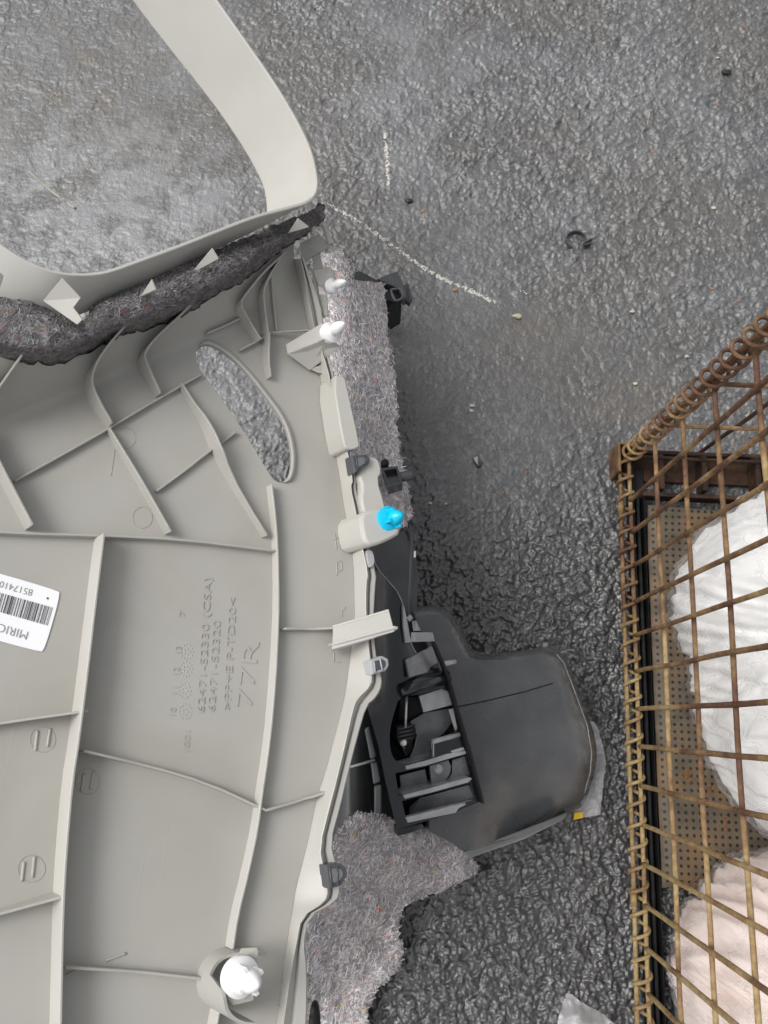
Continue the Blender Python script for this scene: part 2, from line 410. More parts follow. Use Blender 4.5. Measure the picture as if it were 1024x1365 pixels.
def chips(x, y, cell, k):
    """angular stones: nearest stone's tilted top, gaps between stones"""
    wx = x + (fbm(x, y, 60, k + 50, 2) - .4) * cell * .9; wy = y + (fbm(x, y, 60, k + 90, 2) - .4) * cell * .9
    u = wx / cell; v = wy / cell; iu = np.floor(u); iv = np.floor(v)
    f1 = np.full(x.shape, 9.); f2 = f1.copy(); h = np.zeros(x.shape)
    for a in (-1, 0, 1):
        for c in (-1, 0, 1):
            cx = iu + a; cy = iv + c
            dx = u - cx - .1 - .8 * hash2(cx, cy, k); dy = v - cy - .1 - .8 * hash2(cx, cy, k + 1)
            e = .6 + .9 * hash2(cx, cy, k + 9); d = np.hypot(dx * e, dy / e)
            hh = hash2(cx, cy, k + 2) + (hash2(cx, cy, k + 3) - .5) * 1.5 * dx + (hash2(cx, cy, k + 4) - .5) * 1.5 * dy
            near = d < f1
            f2 = np.where(near, f1, np.minimum(f2, d)); h = np.where(near, hh, h); f1 = np.where(near, d, f1)
    return h, np.clip((f2 - f1) / .35, 0, 1)
core = (gx > -.89) & (gx < .83) & (gy > -.47) & (gy < 1.51)
x, y = gx[core], gy[core]
h1, e1 = chips(x, y, .0105, 3); h2, e2 = chips(x, y, .0062, 31); h3, e3 = chips(x, y, .020, 57)
def blob(px, py, r, sx=1.0, sy=1.0):
    c_ = G(px, py); return np.exp(-(((x - c_[0]) / (r * sx)) ** 2 + ((y - c_[1]) / (r * sy)) ** 2))
n1 = fbm(x, y, 5, 201, 5); n2 = fbm(x, y, 16, 211, 5); n3 = fbm(x, y, 40, 221, 4)
smooth = np.clip(1.15 * blob(650, 560, .17, 1.0, .85) + .8 * blob(690, 440, .10, 1.6, .6) + 1.25 * blob(110, 170, .40, 1.0, .9) + .6 * blob(600, 330, .08) + .5 * blob(850, 520, .12) + .55 * blob(330, 550, .12) + .55 * blob(600, 470, .14) + .3 * blob(640, 640, .16) + .35 * blob(560, 60, .12, 1.6, .7), 0, 1)
smooth = np.clip(smooth + (n1 - .5) * .9 + (n2 - .5) * .5, 0, 1)
rough_amp = .0025 * (1 - .80 * smooth) * (.70 + 1.0 * blob(660, 830, .22, 1.2, 1) + .7 * blob(640, 1250, .3) + .2 * blob(800, 150, .3))
st1 = sm(.05, .55, e1) * (.35 + .65 * np.clip(h1, 0, 1.2)) * sm(.30, .62, h1 + .5 * (n2 - .5))
st2 = sm(.05, .6, e2) * np.clip(h2, -.1, 1.2); st3 = sm(.02, .35, e3) * np.clip(h3, 0, 1.1) * sm(.45, .6, h3)
rid = 1 - np.abs(2 * fbm(x, y, 95, 300, 3) / .875 - 1); rid2 = 1 - np.abs(2 * fbm(x, y, 190, 330, 2) / .75 - 1)
coarse = np.clip(1.1 * blob(680, 850, .24, 1.3, .8) + 1.1 * blob(640, 1260, .34, 1.2, .8) + .2, 0, 1)
H = rough_amp * (.95 * st1 + .30 * st2 + 1.1 * st3) * (1 - .45 * coarse) + .0023 * coarse * (1 - smooth * .6) * (.35 * sm(.55, .98, rid) * (.5 + n3) + .15 * sm(.5, .95, rid2) + .7 * st2 + .85 * st1 + .5 * st3)
H += (.0011 + .0012 * coarse) * (1 - .7 * smooth) * (fbm(x, y, 300, 350, 2) - .375) * 2
H += .004 * (n1 - .5) + .0018 * (n2 - .5) + .0009 * (n3 - .5)
# tarry lumps bridging the stones where the surface is coarse
H += .0016 * sm(.50, .66, fbm(x, y, 62, 260, 4)) * (1 - smooth) * (.6 + .6 * sm(.4, .6, n2))
H -= .004 * sm(.62, .75, fbm(x, y, 34, 270, 3)) * (1 - smooth)
wet = np.clip(.95 * sm(620, 820, 682 - (y - G(512, 682)[1]) * 900) + .35 * blob(760, 650, .22) + .35 * (n1 - .5) * 2 + .9 * blob(545, 480, .09, .7, 2) - .25, 0, 1)  # real wet ground, plus a shade patch painted beside the felt strip
topm = sm(760, 420, 682 - (y - G(512, 682)[1]) * 900)
n4 = fbm(x, y, 24, 401, 5); n5 = fbm(x, y, 7, 431, 4)
dust_sheen = np.clip(.48 * blob(90, 240, .25, 1.0, .8) * sm(.44, .52, n4 + .2 * (n3 - .5)) + .75 * blob(192, 188, .05) * sm(.38, .55, n3) + .42 * blob(300, 250, .12) * sm(.40, .52, n4) + .45 * blob(90, 310, .16) * sm(.42, .5, n3)
    + .40 * blob(330, 550, .13) + topm * (.16 * sm(.40, .66, n5) + .20 * sm(.46, .60, n4) * sm(.4, .6, n1) + .10) + .16 * blob(450, 170, .10) + .12 * blob(780, 160, .14), 0, .85)  # dusty tone; sky sheen on damp patches is painted in as well
mud = np.clip(.30 * topm * sm(.50, .36, n5) + .5 * blob(130, 110, .22) * sm(.5, .36, n4) + .75 * blob(870, 545, .075, 1.3, .6) * sm(.3, .6, n2) + .4 * blob(700, 440, .06, 1.5, .7) + .22 * blob(140, 100, .2), 0, 1)
chipv = np.clip(.22 + .40 * st1 + .18 * e2 * np.clip(h2, 0, 1) + .25 * (n3 - .45) + .10 * st3 + .55 * (hash2(np.floor(x / .0034), np.floor(y / .0034), 5) > .9935), 0, 1)
chipv = chipv * (1 - .30 * smooth) + .06 * smooth
Z = np.zeros(gx.shape); Z[core] = H - H.mean()
edge = sm(.0, .05, np.minimum(np.minimum(gx + .88, .82 - gx), np.minimum(gy + .46, 1.50 - gy))); Z *= edge
Z -= .0012
chip = np.full(gx.shape, .4); chip[core] = chipv
fcol = np.zeros(gx.shape + (4,)); fcol[..., 3] = 1; fcol[core, 0] = wet; fcol[core, 1] = dust_sheen; fcol[core, 2] = mud
ny, nx = gx.shape
V = np.stack([gx, gy, Z], -1).reshape(-1, 3).astype(np.float32)
ii = (np.arange(ny - 1)[:, None] * nx + np.arange(nx - 1)[None]).ravel()
Q4 = np.stack([ii, ii + 1, ii + nx + 1, ii + nx], 1).astype(np.int32)
me = bpy.data.meshes.new('asphalt'); me.vertices.add(len(V)); me.vertices.foreach_set('co', V.ravel())
me.loops.add(Q4.size); me.loops.foreach_set('vertex_index', Q4.ravel())
me.polygons.add(len(Q4)); me.polygons.foreach_set('loop_start', np.arange(0, Q4.size, 4, dtype=np.int32)); me.update(calc_edges=True)
me.attributes.new('chip', 'FLOAT', 'POINT').data.foreach_set('value', chip.ravel().astype(np.float32))
me.attributes.new('film', 'FLOAT_COLOR', 'POINT').data.foreach_set('color', fcol.ravel().astype(np.float32))
g_ = link('asphalt_ground', me, 'asphalt'); g_['kind'] = 'structure'
def gz(x_, y_):
    i = np.clip(np.searchsorted(Y, y_), 1, ny - 2); j = np.clip(np.searchsorted(X, x_), 1, nx - 2); return Z[i - 1:i + 2, j - 1:j + 2].max()
def on_ground(px, py, dz=0.0):
    p = G(px, py); p[2] = gz(p[0], p[1]) + dz; return p

# ------------------------------------------------------------------ felt: matted sheet plus loose coloured fibres
PAL = [(.30, .285, .29), (.33, .312, .315), (.27, .255, .262), (.36, .342, .342), (.24, .228, .236), (.33, .295, .30), (.20, .19, .20), (.40, .385, .382)]
ACC = [(.48, .08, .07), (.12, .22, .36), (.42, .30, .06), (.10, .25, .14), (.50, .20, .10), (.42, .16, .22)]
def felt(parent, outline, fun, amp, nf, thick=(0, 0, -.012), step=5, seed=1, direction=None, label=None, tone=2.05, mt='felt'):
    R = random.Random(seed)
    ragged = []
    for i, p in enumerate(dens(outline, 6, True)):
        ragged.append((p[0] + R.gauss(0, 1.3) + 3 * nz(p[0], p[1], seed, .05), p[1] + R.gauss(0, 1.3) + 3 * nz(p[1], p[0], seed + 5, .05)))
    def f(px, py):
        p = np.asarray(fun(px, py)); d = CAMP - p; d = d / np.linalg.norm(d)
        b_ = nz(p[0], p[1], seed, 70) * amp * .8 + nz(p[0], p[1], seed + 3, 190) * amp * .6 + nz(p[0], p[1], seed + 8, 22) * amp
        return p + d * b_
    P, F = sheet(ragged, f, step, thick=np.array(thick))
    o = link('felt_pad', mesh(P, F), mt, parent)
    if label: o['label'] = label
    # fibres
    xs = np.array(outline); V_, F_, C_ = [], [], []
    g = np.random.default_rng(seed); cand = g.uniform(xs.min(0), xs.max(0), (nf * 6, 2)); cand = cand[inside(ragged, cand[:, 0], cand[:, 1])][:nf]
    edge_d = dist_poly(outline, cand[:, 0], cand[:, 1], True)
    for (px, py), ed_ in zip(cand, edge_d):
        near_edge = ed_ < 9
        a = R.uniform(0, 2 * math.pi) if direction is None or R.random() < .25 else direction + R.gauss(0, .45) + 1.2 * nz(px, py, 2, .03)
        L = R.uniform(5, 12) if R.random() < .85 else R.uniform(10, 20); bend = R.gauss(0, .8)
        if near_edge: L *= .45
        wd = R.uniform(.00015, .0004) * (2.0 if R.random() < .06 else 1)
        k = 5; pts = []; q = np.array([px, py])
        lift = R.uniform(-.0003, .0005)
        for s in range(k):
            pts.append(np.asarray(f(*q)) + np.array([0, 0, .0004 + lift * math.sin(math.pi * s / (k - 1))])); q = q + L / k * np.array([math.cos(a), math.sin(a)]); a += bend / k * 1.6
        c_ = R.choice(PAL) if R.random() > .028 else R.choice(ACC)
        s = R.uniform(.8, 1.25) * tone; c_ = tuple(min(1, u * s) for u in c_) + (1,)
        b0 = len(V_)
        for i in range(k):
            t = pts[min(i + 1, k - 1)] - pts[max(0, i - 1)]; sd_ = np.cross(t, CAMP - pts[i]); sd_ = sd_ / (np.linalg.norm(sd_) + 1e-9) * wd
            V_ += [pts[i] - sd_, pts[i] + sd_]; C_ += [c_, c_]
        F_ += [(b0 + 2 * i, b0 + 2 * i + 1, b0 + 2 * i + 3, b0 + 2 * i + 2) for i in range(k - 1)]
    me = mesh(V_, F_); at_ = me.attributes.new('tint', 'FLOAT_COLOR', 'POINT'); at_.data.foreach_set('color', np.array(C_, np.float32).ravel())
    link('loose_fibres', me, 'fibre', o, kind='stuff')
    return o

# ------------------------------------------------------------------ the grey trim panel, back side up
PL = Plane((490, 800, .72), (0, 800, .60), (420, 290, .85))
DV = RC @ np.array([.62, -.22, -.75]); DV /= np.linalg.norm(DV)       # moulding draw direction: ribs and bosses rise along it
UP = PL.n
def h0(px, py):                              # the shell's own relief above its plane
    s = ((562 - .4167 * px) - py) * .923
    r = 12.0; s = s + 6
    t = 0 if s < 0 else (s * s / (2 * r) if s < r else s - r / 2)
    t = min(t, 78) if t < 60 else 60 + (1 - math.exp(-(t - 60) / 18)) * 18
    return t * .00072 * float(sm(430, 300, px)) - .004 * float(sm(430, 480, px)) * float(sm(760, 640, py)) * float(sm(560, 640, py))
def S(px, py, h=0.0): return PL.Q(px, py, h0(px, py) + h)
panel = thing('car_trim_panel', 'large grey plastic car interior trim panel, ribbed back side up, over wet asphalt', 'trim panel', tuple(S(420, 900)))

FL = [((392, 345), (401, 345), (405, 343)), ((397, 365), (405, 362), (412, 362)), ((405, 410), (413, 405), (428, 405)), ((411, 440), (420, 440), (432, 440)),
      ((425, 495), (438, 495), (443, 492)), ((429, 515), (441, 512), (446, 505)), ((443, 583), (455, 585), (459, 590)), ((446, 600), (463, 598), (466, 602)),
      ((453, 636), (471, 640), (475, 640)), ((455, 650), (467, 649), (474, 652)), ((459, 680), (474, 680), (482, 680)), ((468, 724), (482, 724), (490, 724)), ((472, 764), (491, 764), (502, 764)),
      ((472, 785), (488, 779), (500, 787)), ((473, 826), (488, 826), (498, 826)), ((468, 870), (492, 868), (500, 868)), ((465, 890), (496, 895), (507, 895)),
      ((462, 912), (495, 914), (510, 912)), ((459, 930), (476, 932), (503, 929)), ((457, 940), (471, 945), (489, 940)), ((445, 987), (462, 985), (476, 985)),
      ((433, 1032), (449, 1040), (462, 1040)), ((422, 1063), (441, 1070), (454, 1075)), ((412, 1115), (426, 1130), (441, 1122)), ((402, 1155), (432, 1160), (449, 1155)),
      ((394, 1185), (438, 1188), (454, 1184)), ((391, 1205), (433, 1203), (450, 1201)), ((388, 1222), (402, 1222), (412, 1222)), ((382, 1260), (395, 1260), (405, 1258)),
      ((377, 1295), (389, 1290), (410, 1290)), ((369, 1365), (378, 1365), (410, 1365)), ((360, 1430), (370, 1430), (405, 1430))]
def rows_of(k): return [f[k] for f in FL]
LI, LO, LL = [chaikin(rows_of(k), 1) for k in range(3)]
SLOT = chaikin([(260, 471), (267, 460), (281, 459), (305, 474), (330, 499), (355, 531), (371, 552), (383, 576), (389, 608), (386, 634), (377, 644), (365, 641), (355, 625), (334, 590), (309, 551), (284, 516), (263, 488)], 2, True)
shell_out = [(-130, 1430), (-130, 455), (0, 445), (60, 450), (110, 438), (200, 398), (280, 368), (350, 335), (392, 318)] + LI
P, F = sheet(shell_out, lambda a, b_: S(a, b_), 7, [SLOT], thick=-UP * .0028)
shell = link('panel_shell', mesh(P, F), 'grey_plastic', panel, smooth=40)
# raised edge: wall, groove, lip and the turned-down hem
mixp = lambda a, b_, t: (a[0] * (1 - t) + b_[0] * t, a[1] * (1 - t) + b_[1] * t)
g1 = [mixp(a, b_, .32) for a, b_ in zip(LO, LL)]; g2 = [mixp(a, b_, .48) for a, b_ in zip(LO, LL)]; g3 = [mixp(a, b_, .92) for a, b_ in zip(LO, LL)]
rows = [[S(*p, -.0005) for p in LI], [S(*mixp(a, b_, .93), .0195) for a, b_ in zip(LI, LO)], [S(*p, .020) for p in LO], [S(*p, .0125) for p in g1], [S(*p, .0165) for p in g2], [S(*p, .0165) for p in g3], [S(*p, .0145) for p in LL]]
rows.append([r - UP * .016 - DV * .006 for r in rows[-1]])
P, F = strip([r for r in rows], 0); 
link('edge_flange', mesh(P, [f[::-1] for f in F]), 'lit_plastic', panel, smooth=35)
# rim of the hand slot
rr = []
cen = np.array(SLOT).mean(0)
def grown(line, g):
    p = np.array(line); t = np.roll(p, -1, 0) - np.roll(p, 1, 0); nrm = np.stack([t[:, 1], -t[:, 0]], 1); nrm /= np.linalg.norm(nrm, axis=1, keepdims=True)
    return p + nrm * g
SL = SLOT + [SLOT[0]]
sgn = 1 if np.abs(np.array(grown(SLOT, 2)) - cen).sum() > np.abs(np.array(SLOT) - cen).sum() else -1
for g_, hh in ((7, .0002), (5.5, .004), (3.5, .0052), (1.0, .0045), (0, .001), (0, -.008)):
    q = grown(SLOT, g_ * sgn); q = list(q) + [q[0]]
    wgt = [float(sm(-14, 12, (a - (.62 * b_ - 15)))) if True else 1 for a, b_ in q]
    q0 = list(SLOT) + [SLOT[0]]
    rr.append([S(a * w_ + c[0] * (1 - w_), b_ * w_ + c[1] * (1 - w_), hh * (w_ if hh > 0 else 1) + .0002 * (g_ > 0)) for (a, b_), c, w_ in zip(q, q0, wgt)])
P, F = strip(rr); link('slot_rim', mesh(P, F), 'rib_plastic', panel)

RIBS = []
def rib(base, H, mt='rib_plastic', sub=1, t=.0019, name='rib', sink=.002):
    b2 = chaikin(base, sub) if sub else base
    b2 = dens(b2, 14)
    n_ = len(b2); HH = np.interp(np.linspace(0, 1, n_), np.linspace(0, 1, len(H)), H) if hasattr(H, '__len__') else [H] * n_
    A = [S(a, c_) - UP * sink for a, c_ in b2]; B = [S(a, c_) + DV * hh for (a, c_), hh in zip(b2, HH)]
    P, F = strip([A, B], t)
    o = link(name, mesh(P, F), mt, panel, smooth=35); bevel(o, .0004, 1); return o
# long upright ribs
rib([(128, 718), (116, 810), (105, 900), (94, 985), (85, 1040), (77, 1130), (73, 1200), (71, 1280), (69, 1365), (68, 1430)], [.022, .023, .023, .022, .022], 'lit_plastic')
rib([(357, 648), (362, 690), (365, 735), (366, 800), (363, 870), (357, 950), (350, 1010), (342, 1060), (337, 1100), (324, 1160), (309, 1220), (303, 1262)], [.009, .009, .0105, .0105, .011, .011], 'lit_plastic')
rib([(284, 1338), (279, 1365), (268, 1430)], .013, 'lit_plastic')
# cross ribs
rib([(-120, 702), (0, 711), (140, 715), (240, 720), (362, 735)], .008)
rib([(-100, 978), (0, 962), (106, 947)], [.01, .012, .02])
rib([(103, 999), (195, 1019), (273, 1042), (348, 1078)], [.016, .006, .006, .01])
rib([(346, 1078), (400, 1064), (446, 1046)], [.01, .006, .015])
rib([(-100, 1240), (0, 1210), (76, 1187)], [.012, .014, .021])
rib([(80, 1283), (180, 1291), (272, 1301)], [.012, .006, .008])
rib([(-30, 575), (-8, 622), (36, 706)], .020)
rib([(143, 574), (185, 645), (222, 712)], [.009, .011, .012])
rib([(238, 514), (262, 553), (272, 573), (276, 585), (283, 602), (290, 615), (297, 628), (351, 716)], [.009, .010, .015, .019, .019, .014, .010, .009, .009])
rib([(16, 642), (80, 607), (145, 570), (205, 534), (265, 500)], .006)
rib([(205, 655), (240, 630), (270, 606), (298, 586), (311, 576)], .0055)
# ribs that climb the fold towards the window
rib([(142, 571), (126, 551), (113, 530), (109, 515), (115, 495), (130, 473), (150, 450), (165, 432)], [.012, .02, .024, .022, .016], sub=2)
rib([(207, 530), (194, 511), (182, 490), (181, 480), (189, 467), (206, 450), (226, 432), (246, 412)], [.010, .018, .02, .018, .012], sub=2)
rib([(-20, 540), (2, 508), (22, 480), (34, 462)], .012)
rib([(316, 468), (348, 451)], .006)
rib([(372, 346), (350, 380), (344, 396), (346, 420), (351, 450)], [.008, .012, .013, .012], sub=1)
rib([(351, 450), (352, 486), (357, 506)], [.014, .012, .008])
rib([(378, 340), (344, 371), (322, 398), (313, 411), (318, 424), (341, 458)], [.008, .012, .014, .014, .012], sub=1)
rib([(361, 372), (364, 410), (368, 443)], .004); rib([(272, 446), (296, 436), (320, 424)], .006)
rib([(372, 838), (410, 838), (446, 838)], [.010, .006, .018])
for a, b_ in (((374, 1306), (408, 1297)), ((369, 1340), (407, 1328))): rib([a, b_], [.006, .009], sub=0)

# plates and bosses on the edge, pixels with their height over the shell
def plate(pts, mt='rib_plastic', name='bracket', t=.0022, par=None):
    q = [S(a, b_, h) for a, b_, h in pts]; nn = np.zeros(3)
    for i in range(1, len(q) - 1): nn = nn + np.cross(q[i] - q[0], q[i + 1] - q[0])
    nn /= np.linalg.norm(nn) + 1e-12
    if nn @ (CAMP - q[0]) < 0: nn = -nn
    P, F = prism(q, -nn * t); o = link(name, mesh(P, F), mt, par or panel, smooth=False)
    return bevel(o, .0004, 1)
def group_plates(name, lst, mt):
    first = None
    for i, l in enumerate(lst):
        o = plate(l, mt, name if i == 0 else 'bracket_wall', par=first)
        if first is None: first = o
    return first
# arm that crosses the flange beside the black moulding
group_plates('bracket_arm', [[(444, 837, .020), (519, 815, .042), (526, 842, .040), (443, 866, .018)],
    [(444, 837, .020), (519, 815, .042), (519, 819, .030), (444, 841, .008)],
    [(443, 866, .018), (498, 851, .032), (531, 838, .042), (526, 842, .028), (443, 869, .006)],
    [(438, 862, .006), (497, 851, .030), (531, 838, .042), (526, 837, .042), (445, 860, .02)]], 'lit_plastic')
# upper boss carrying the white clip
group_plates('clip_boss', [[(381, 459, .010), (430, 430, .034), (436, 451, .032), (383, 472, .008)],
    [(383, 472, .008), (436, 451, .032), (455, 462, .026), (413, 494, .004)],
    [(347, 444, .002), (424, 440, .018), (424, 442, .016), (347, 447, .0)],
    [(404, 461, .016), (433, 452, .032), (436, 455, .028), (408, 466, .014)],
    [(413, 492, .004), (430, 486, .012), (446, 500, .010), (424, 497, .006)]], 'rib_plastic')
# small stand with the other white clip
group_plates('clip_stand', [[(417, 360, .018), (440, 355, .028), (446, 364, .026), (448, 384, .022), (441, 392, .020), (424, 380, .014)],
    [(424, 392, .010), (435, 393, .018), (437, 420, .014), (430, 423, .010)], [(416, 342, .016), (426, 336, .020), (431, 356, .024), (419, 360, .018)],
    [(418, 361, .016), (424, 372, .012), (428, 420, .008), (421, 418, .008)]], 'rib_plastic')
group_plates('corner_bracket', [[(400, 324, .010), (425, 311, .026), (440, 327, .030), (421, 338, .020)], [(400, 324, .010), (421, 338, .020), (402, 352, .006)], [(421, 338, .020), (440, 327, .030), (438, 331, .012), (402, 352, .004)]], 'rib_plastic')
hk = chaikin([(417, 312), (417, 301), (423, 296), (430, 298), (435, 308), (438, 319), (440, 325)], 2)
P, F = tube([S(a, b_, .031) for a, b_ in hk], .0026, 8); link('hook', mesh(P, F), 'lit_plastic', panel)
# lip pad, saddle and tower of the blue clip
def block(name, outline, htop, mt='lit_plastic', hbase=0.0, bev=.0012, fun=None):
    ol = chaikin(outline, 1, True)
    T = [S(a, b_, htop if not fun else fun(a, b_)) for a, b_ in ol]; B = [p - DV * ((htop if not fun else fun(a, b_)) - hbase) for p, (a, b_) in zip(T, ol)]
    n_ = len(T); F = [tuple(range(n_))[::-1]] + [(i, (i + 1) % n_, (i + 1) % n_ + n_, i + n_) for i in range(n_)]
    o = link(name, mesh(T + B, F), mt, panel, smooth=30); return bevel(o, bev, 2)
block('edge_pad', [(443, 501), (460, 500), (464, 520), (480, 590), (478, 598), (464, 600), (458, 592)], .026)
block('saddle', [(485, 612), (497, 608), (506, 612), (510, 630), (504, 639), (514, 672), (516, 686), (486, 688), (481, 664), (484, 648), (478, 632)], .022, bev=.002)
block('clip_tower', [(481, 684), (500, 678), (518, 676), (531, 690), (537, 710), (520, 720), (500, 728), (488, 726), (482, 706)], .036, bev=.003)
block('edge_pad', [(488, 734), (496, 732), (500, 744), (499, 754), (492, 757)], .021, 'pad_grey', bev=.0006)
# C-shaped tower of the lower clip
arc = chaikin([(334, 1266), (300, 1266), (281, 1273), (268, 1290), (264, 1310), (269, 1330), (284, 1341), (303, 1343)], 2)
A = [S(a, b_) - UP * .002 for a, b_ in arc]; Hc = np.interp(np.linspace(0, 1, len(arc)), [0, .25, .34, .46, .50, .56, 1], [.024, .018, .017, .018, .036, .042, .042])
B = [S(a, b_) + DV * h for (a, b_), h in zip(arc, Hc)]
P, F = strip([A, B], .0022); link('clip_tower', mesh(P, F), 'rib_plastic', panel, smooth=35)
plate([(322, 1264, .03), (343, 1263, .034), (345, 1268, .034), (338, 1334, .036), (310, 1341, .036), (302, 1330, .037), (301, 1300, .037), (316, 1282, .033)], 'rib_plastic', 'clip_seat')

# push-in clips: stepped flange and a pointed split head
def push_clip(px, py, h, s, mt, axis=None, label=None, fins=True, hl=1.0):
    ax = DV if axis is None else axis
    b_ = S(px, py, h)
    P1 = lathe(b_, ax, [(.0105 * s, -.006 * s), (.0112 * s, -.001 * s), (.0110 * s, .0005 * s), (.0085 * s, .0018 * s), (.0062 * s, .003 * s)], 28)
    o = link('push_clip', mesh(*P1), mt, panel, smooth=40)
    if label: o['label'] = label
    P2 = lathe(b_, ax, [(r_ * s, h_ * s * hl) for r_, h_ in ((.0048, .002), (.0050, .005), (.0066, .0085), (.0064, .011), (.0048, .0155), (.0030, .0185), (.0012, .0205), (.0004, .0208))], 20)
    u, v, a = frame_of(ax); parts = [P2]
    if fins:
        for k in range(4):
            d = math.cos(k * math.pi / 2 + .5) * u + math.sin(k * math.pi / 2 + .5) * v; e = np.cross(a, d)
            parts.append(boxv(b_ + a * .0075 * s * hl + d * .0062 * s, d * .0022 * s, e * .0011 * s, a * .005 * s * hl))
    link('clip_head', mesh(*merge(parts)), mt, o, smooth=40)
    return o
push_clip(441, 443, .032, .95, 'white_nylon', hl=1.15, fins=False, label='white push clip on the upper boss')
push_clip(444, 381, .024, .72, 'white_nylon', axis=DV + RC @ np.array([.25, .1, .1]), hl=1.15, fins=False, label='small white push clip half hidden behind the edge stand')
push_clip(520, 692, .0365, 1.12, 'blue_nylon', hl=.75, label='bright blue push clip on the edge tower')
push_clip(322, 1303, .039, 1.2, 'white_nylon', hl=.95, label='white push clip on the lower round tower')

# spring clips pushed on the edge
def spring_clip(pts, h, mt='dark_clip'):
    c = np.mean(np.array(pts), 0); ol = pts
    T = [S(a, b_, h) for a, b_ in ol]; P1 = prism(T, -DV * .012)
    o = bevel(link('spring_clip', mesh(*P1), mt, panel, smooth=False), .0012, 2)
    k = len(ol)
    inn = [mixp(p, c, .38) for p in ol]
    T2 = [S(a, b_, h + .0012) for a, b_ in inn]; q = prism(T2, -DV * .004)
    bevel(link('clip_tongue', mesh(*q), 'grey_rubber' if mt == 'dark_clip' else 'dark_clip', o, smooth=False), .0008, 1)
    for t_ in (.25, .75):
        a0 = mixp(ol[0], ol[1], t_); a1 = mixp(ol[-1], ol[-2], t_)
        P3 = tube([S(*mixp(a0, a1, .1), h + .001), S(*mixp(a0, a1, .9), h + .001)], .0009, 6); link('clip_edge', mesh(*P3), mt, o)
    return o
spring_clip([(469, 607), (489, 605), (494, 611), (493, 618), (473, 631)], .027)
spring_clip([(494, 880), (510, 874), (518, 878), (519, 887), (515, 894), (496, 900)], .024, 'pad_grey')
spring_clip([(434, 1153), (454, 1151), (462, 1157), (464, 1167), (455, 1181), (439, 1186)], .026)

# moulded lettering and marks, a hair proud of the shell
def lettering(s, start, end, height, lift, name='moulded_lettering', par=None, mt='grey_plastic', hdir=None, flat=False):
    V_, F_, wd = text_polys(s); st = np.array(start, float); e = np.array(end, float); u = (e - st)
    up_ = np.array([u[1], -u[0]]) / np.linalg.norm(u) * height if hdir is None else np.array(hdir, float) * height
    pix = [st + u * (x_ / wd) + up_ * y_ for x_, y_ in V_]
    T = [S(a, b_, lift) for a, b_ in pix]
    if flat: P, F = T, F_
    else:
        n_ = len(T); P = T + [S(a, b_, -.0003) for a, b_ in pix]; F = list(F_)
        ed = {}
        for f in F_:
            for i in range(len(f)): ed[(f[i], f[(i + 1) % len(f)])] = 1
        F += [(a, a + n_, b_ + n_, b_) for a, b_ in ed if (b_, a) not in ed]
    return link(name, mesh(P, F), mt, par or shell, smooth=False)
lettering('62471-52330 (CSA)', (272, 951), (282, 770), 10, .0007)
lettering('62471-52320', (286, 950), (294, 827), 10, .0007)
lettering('>PP+E P-TD20<', (307, 948), (315, 797), 10, .0007)
lettering('77R', (335, 947), (346, 856), 22, .0007)
lettering('1001', (252, 1006), (254, 974), 8, .0005)
for s_, a, b_ in (('10', (233, 957), (235, 944)), ('11', (236, 928), (237, 916)), ('12', (238, 902), (239, 890)), ('13', (241, 873), (242, 862)), ('7', (246, 824), (247, 814))): lettering(s_, a, b_, 8, .0006)
def dots(px, py, r):
    parts = []
    for k in range(12):
        a = k * math.pi / 6; parts.append(lathe(S(px + r * math.cos(a), py + r * 1.25 * math.sin(a), 0), UP, [(.0008, -.0003), (.0006, .0003), (.0002, .0004)], 6))
    for k in range(5):
        a = k * 1.257; parts.append(lathe(S(px + r * .45 * math.cos(a), py + r * .5 * math.sin(a), 0), UP, [(.0008, -.0003), (.0006, .0003), (.0002, .0004)], 6))
    link('date_mark', mesh(*merge(parts)), 'rib_plastic', shell)
for p in ((247, 949), (246, 921), (248, 892), (249, 869)): dots(p[0], p[1], 8)
def mark(lines, r=.0007, name='ejector_mark'):
    parts = [tube([S(a, b_, .0002) for a, b_ in dens(l, 4)], r, 6) for l in lines]
    link(name, mesh(*merge(parts)), 'rib_plastic', shell)
circ = lambda cx, cy, rx, ry: [(cx + rx * math.cos(t), cy + ry * math.sin(t)) for t in np.linspace(0, 2 * math.pi, 24)]
mark([[(50, 974), (47, 1001)], [(67, 971), (63, 996)]], .0011); mark([circ(57, 986, 17, 17)], .00022)
mark([[(112, 1031), (109, 1054)], [(125, 1028), (121, 1052)]], .0011); mark([circ(117, 1042, 16, 17)], .00022)
mark([[(32, 1149), (29, 1175)], [(46, 1142), (43, 1170)]], .0011); mark([circ(42, 1158, 18, 18)], .00022)
mark([circ(190, 690, 13, 14)], .00022); mark([circ(168, 584, 13, 14)], .00022)
mark([[(141, 1281), (168, 1271)]], .0009); mark([[(88, 1300), (104, 1292)]], .0005)
mark([[(446, 711), (449, 733)], [(443, 719), (456, 715)], [(449, 721), (457, 727)]], .0005, 'moulded_symbol')
mark([[(449, 767), (449, 749), (455, 748), (456, 760), (449, 762)]], .0005, 'moulded_symbol')
mark([[(456, 822), (456, 815), (461, 809)]], .0004, 'moulded_symbol'); mark([[(445, 870), (445, 883), (454, 883)]], .0004, 'moulded_symbol')
mark([circ(356, 1052, 10, 9)[8:20]], .0003)
mark([[(153, 599), (148, 634)]], .0003, 'scratch')

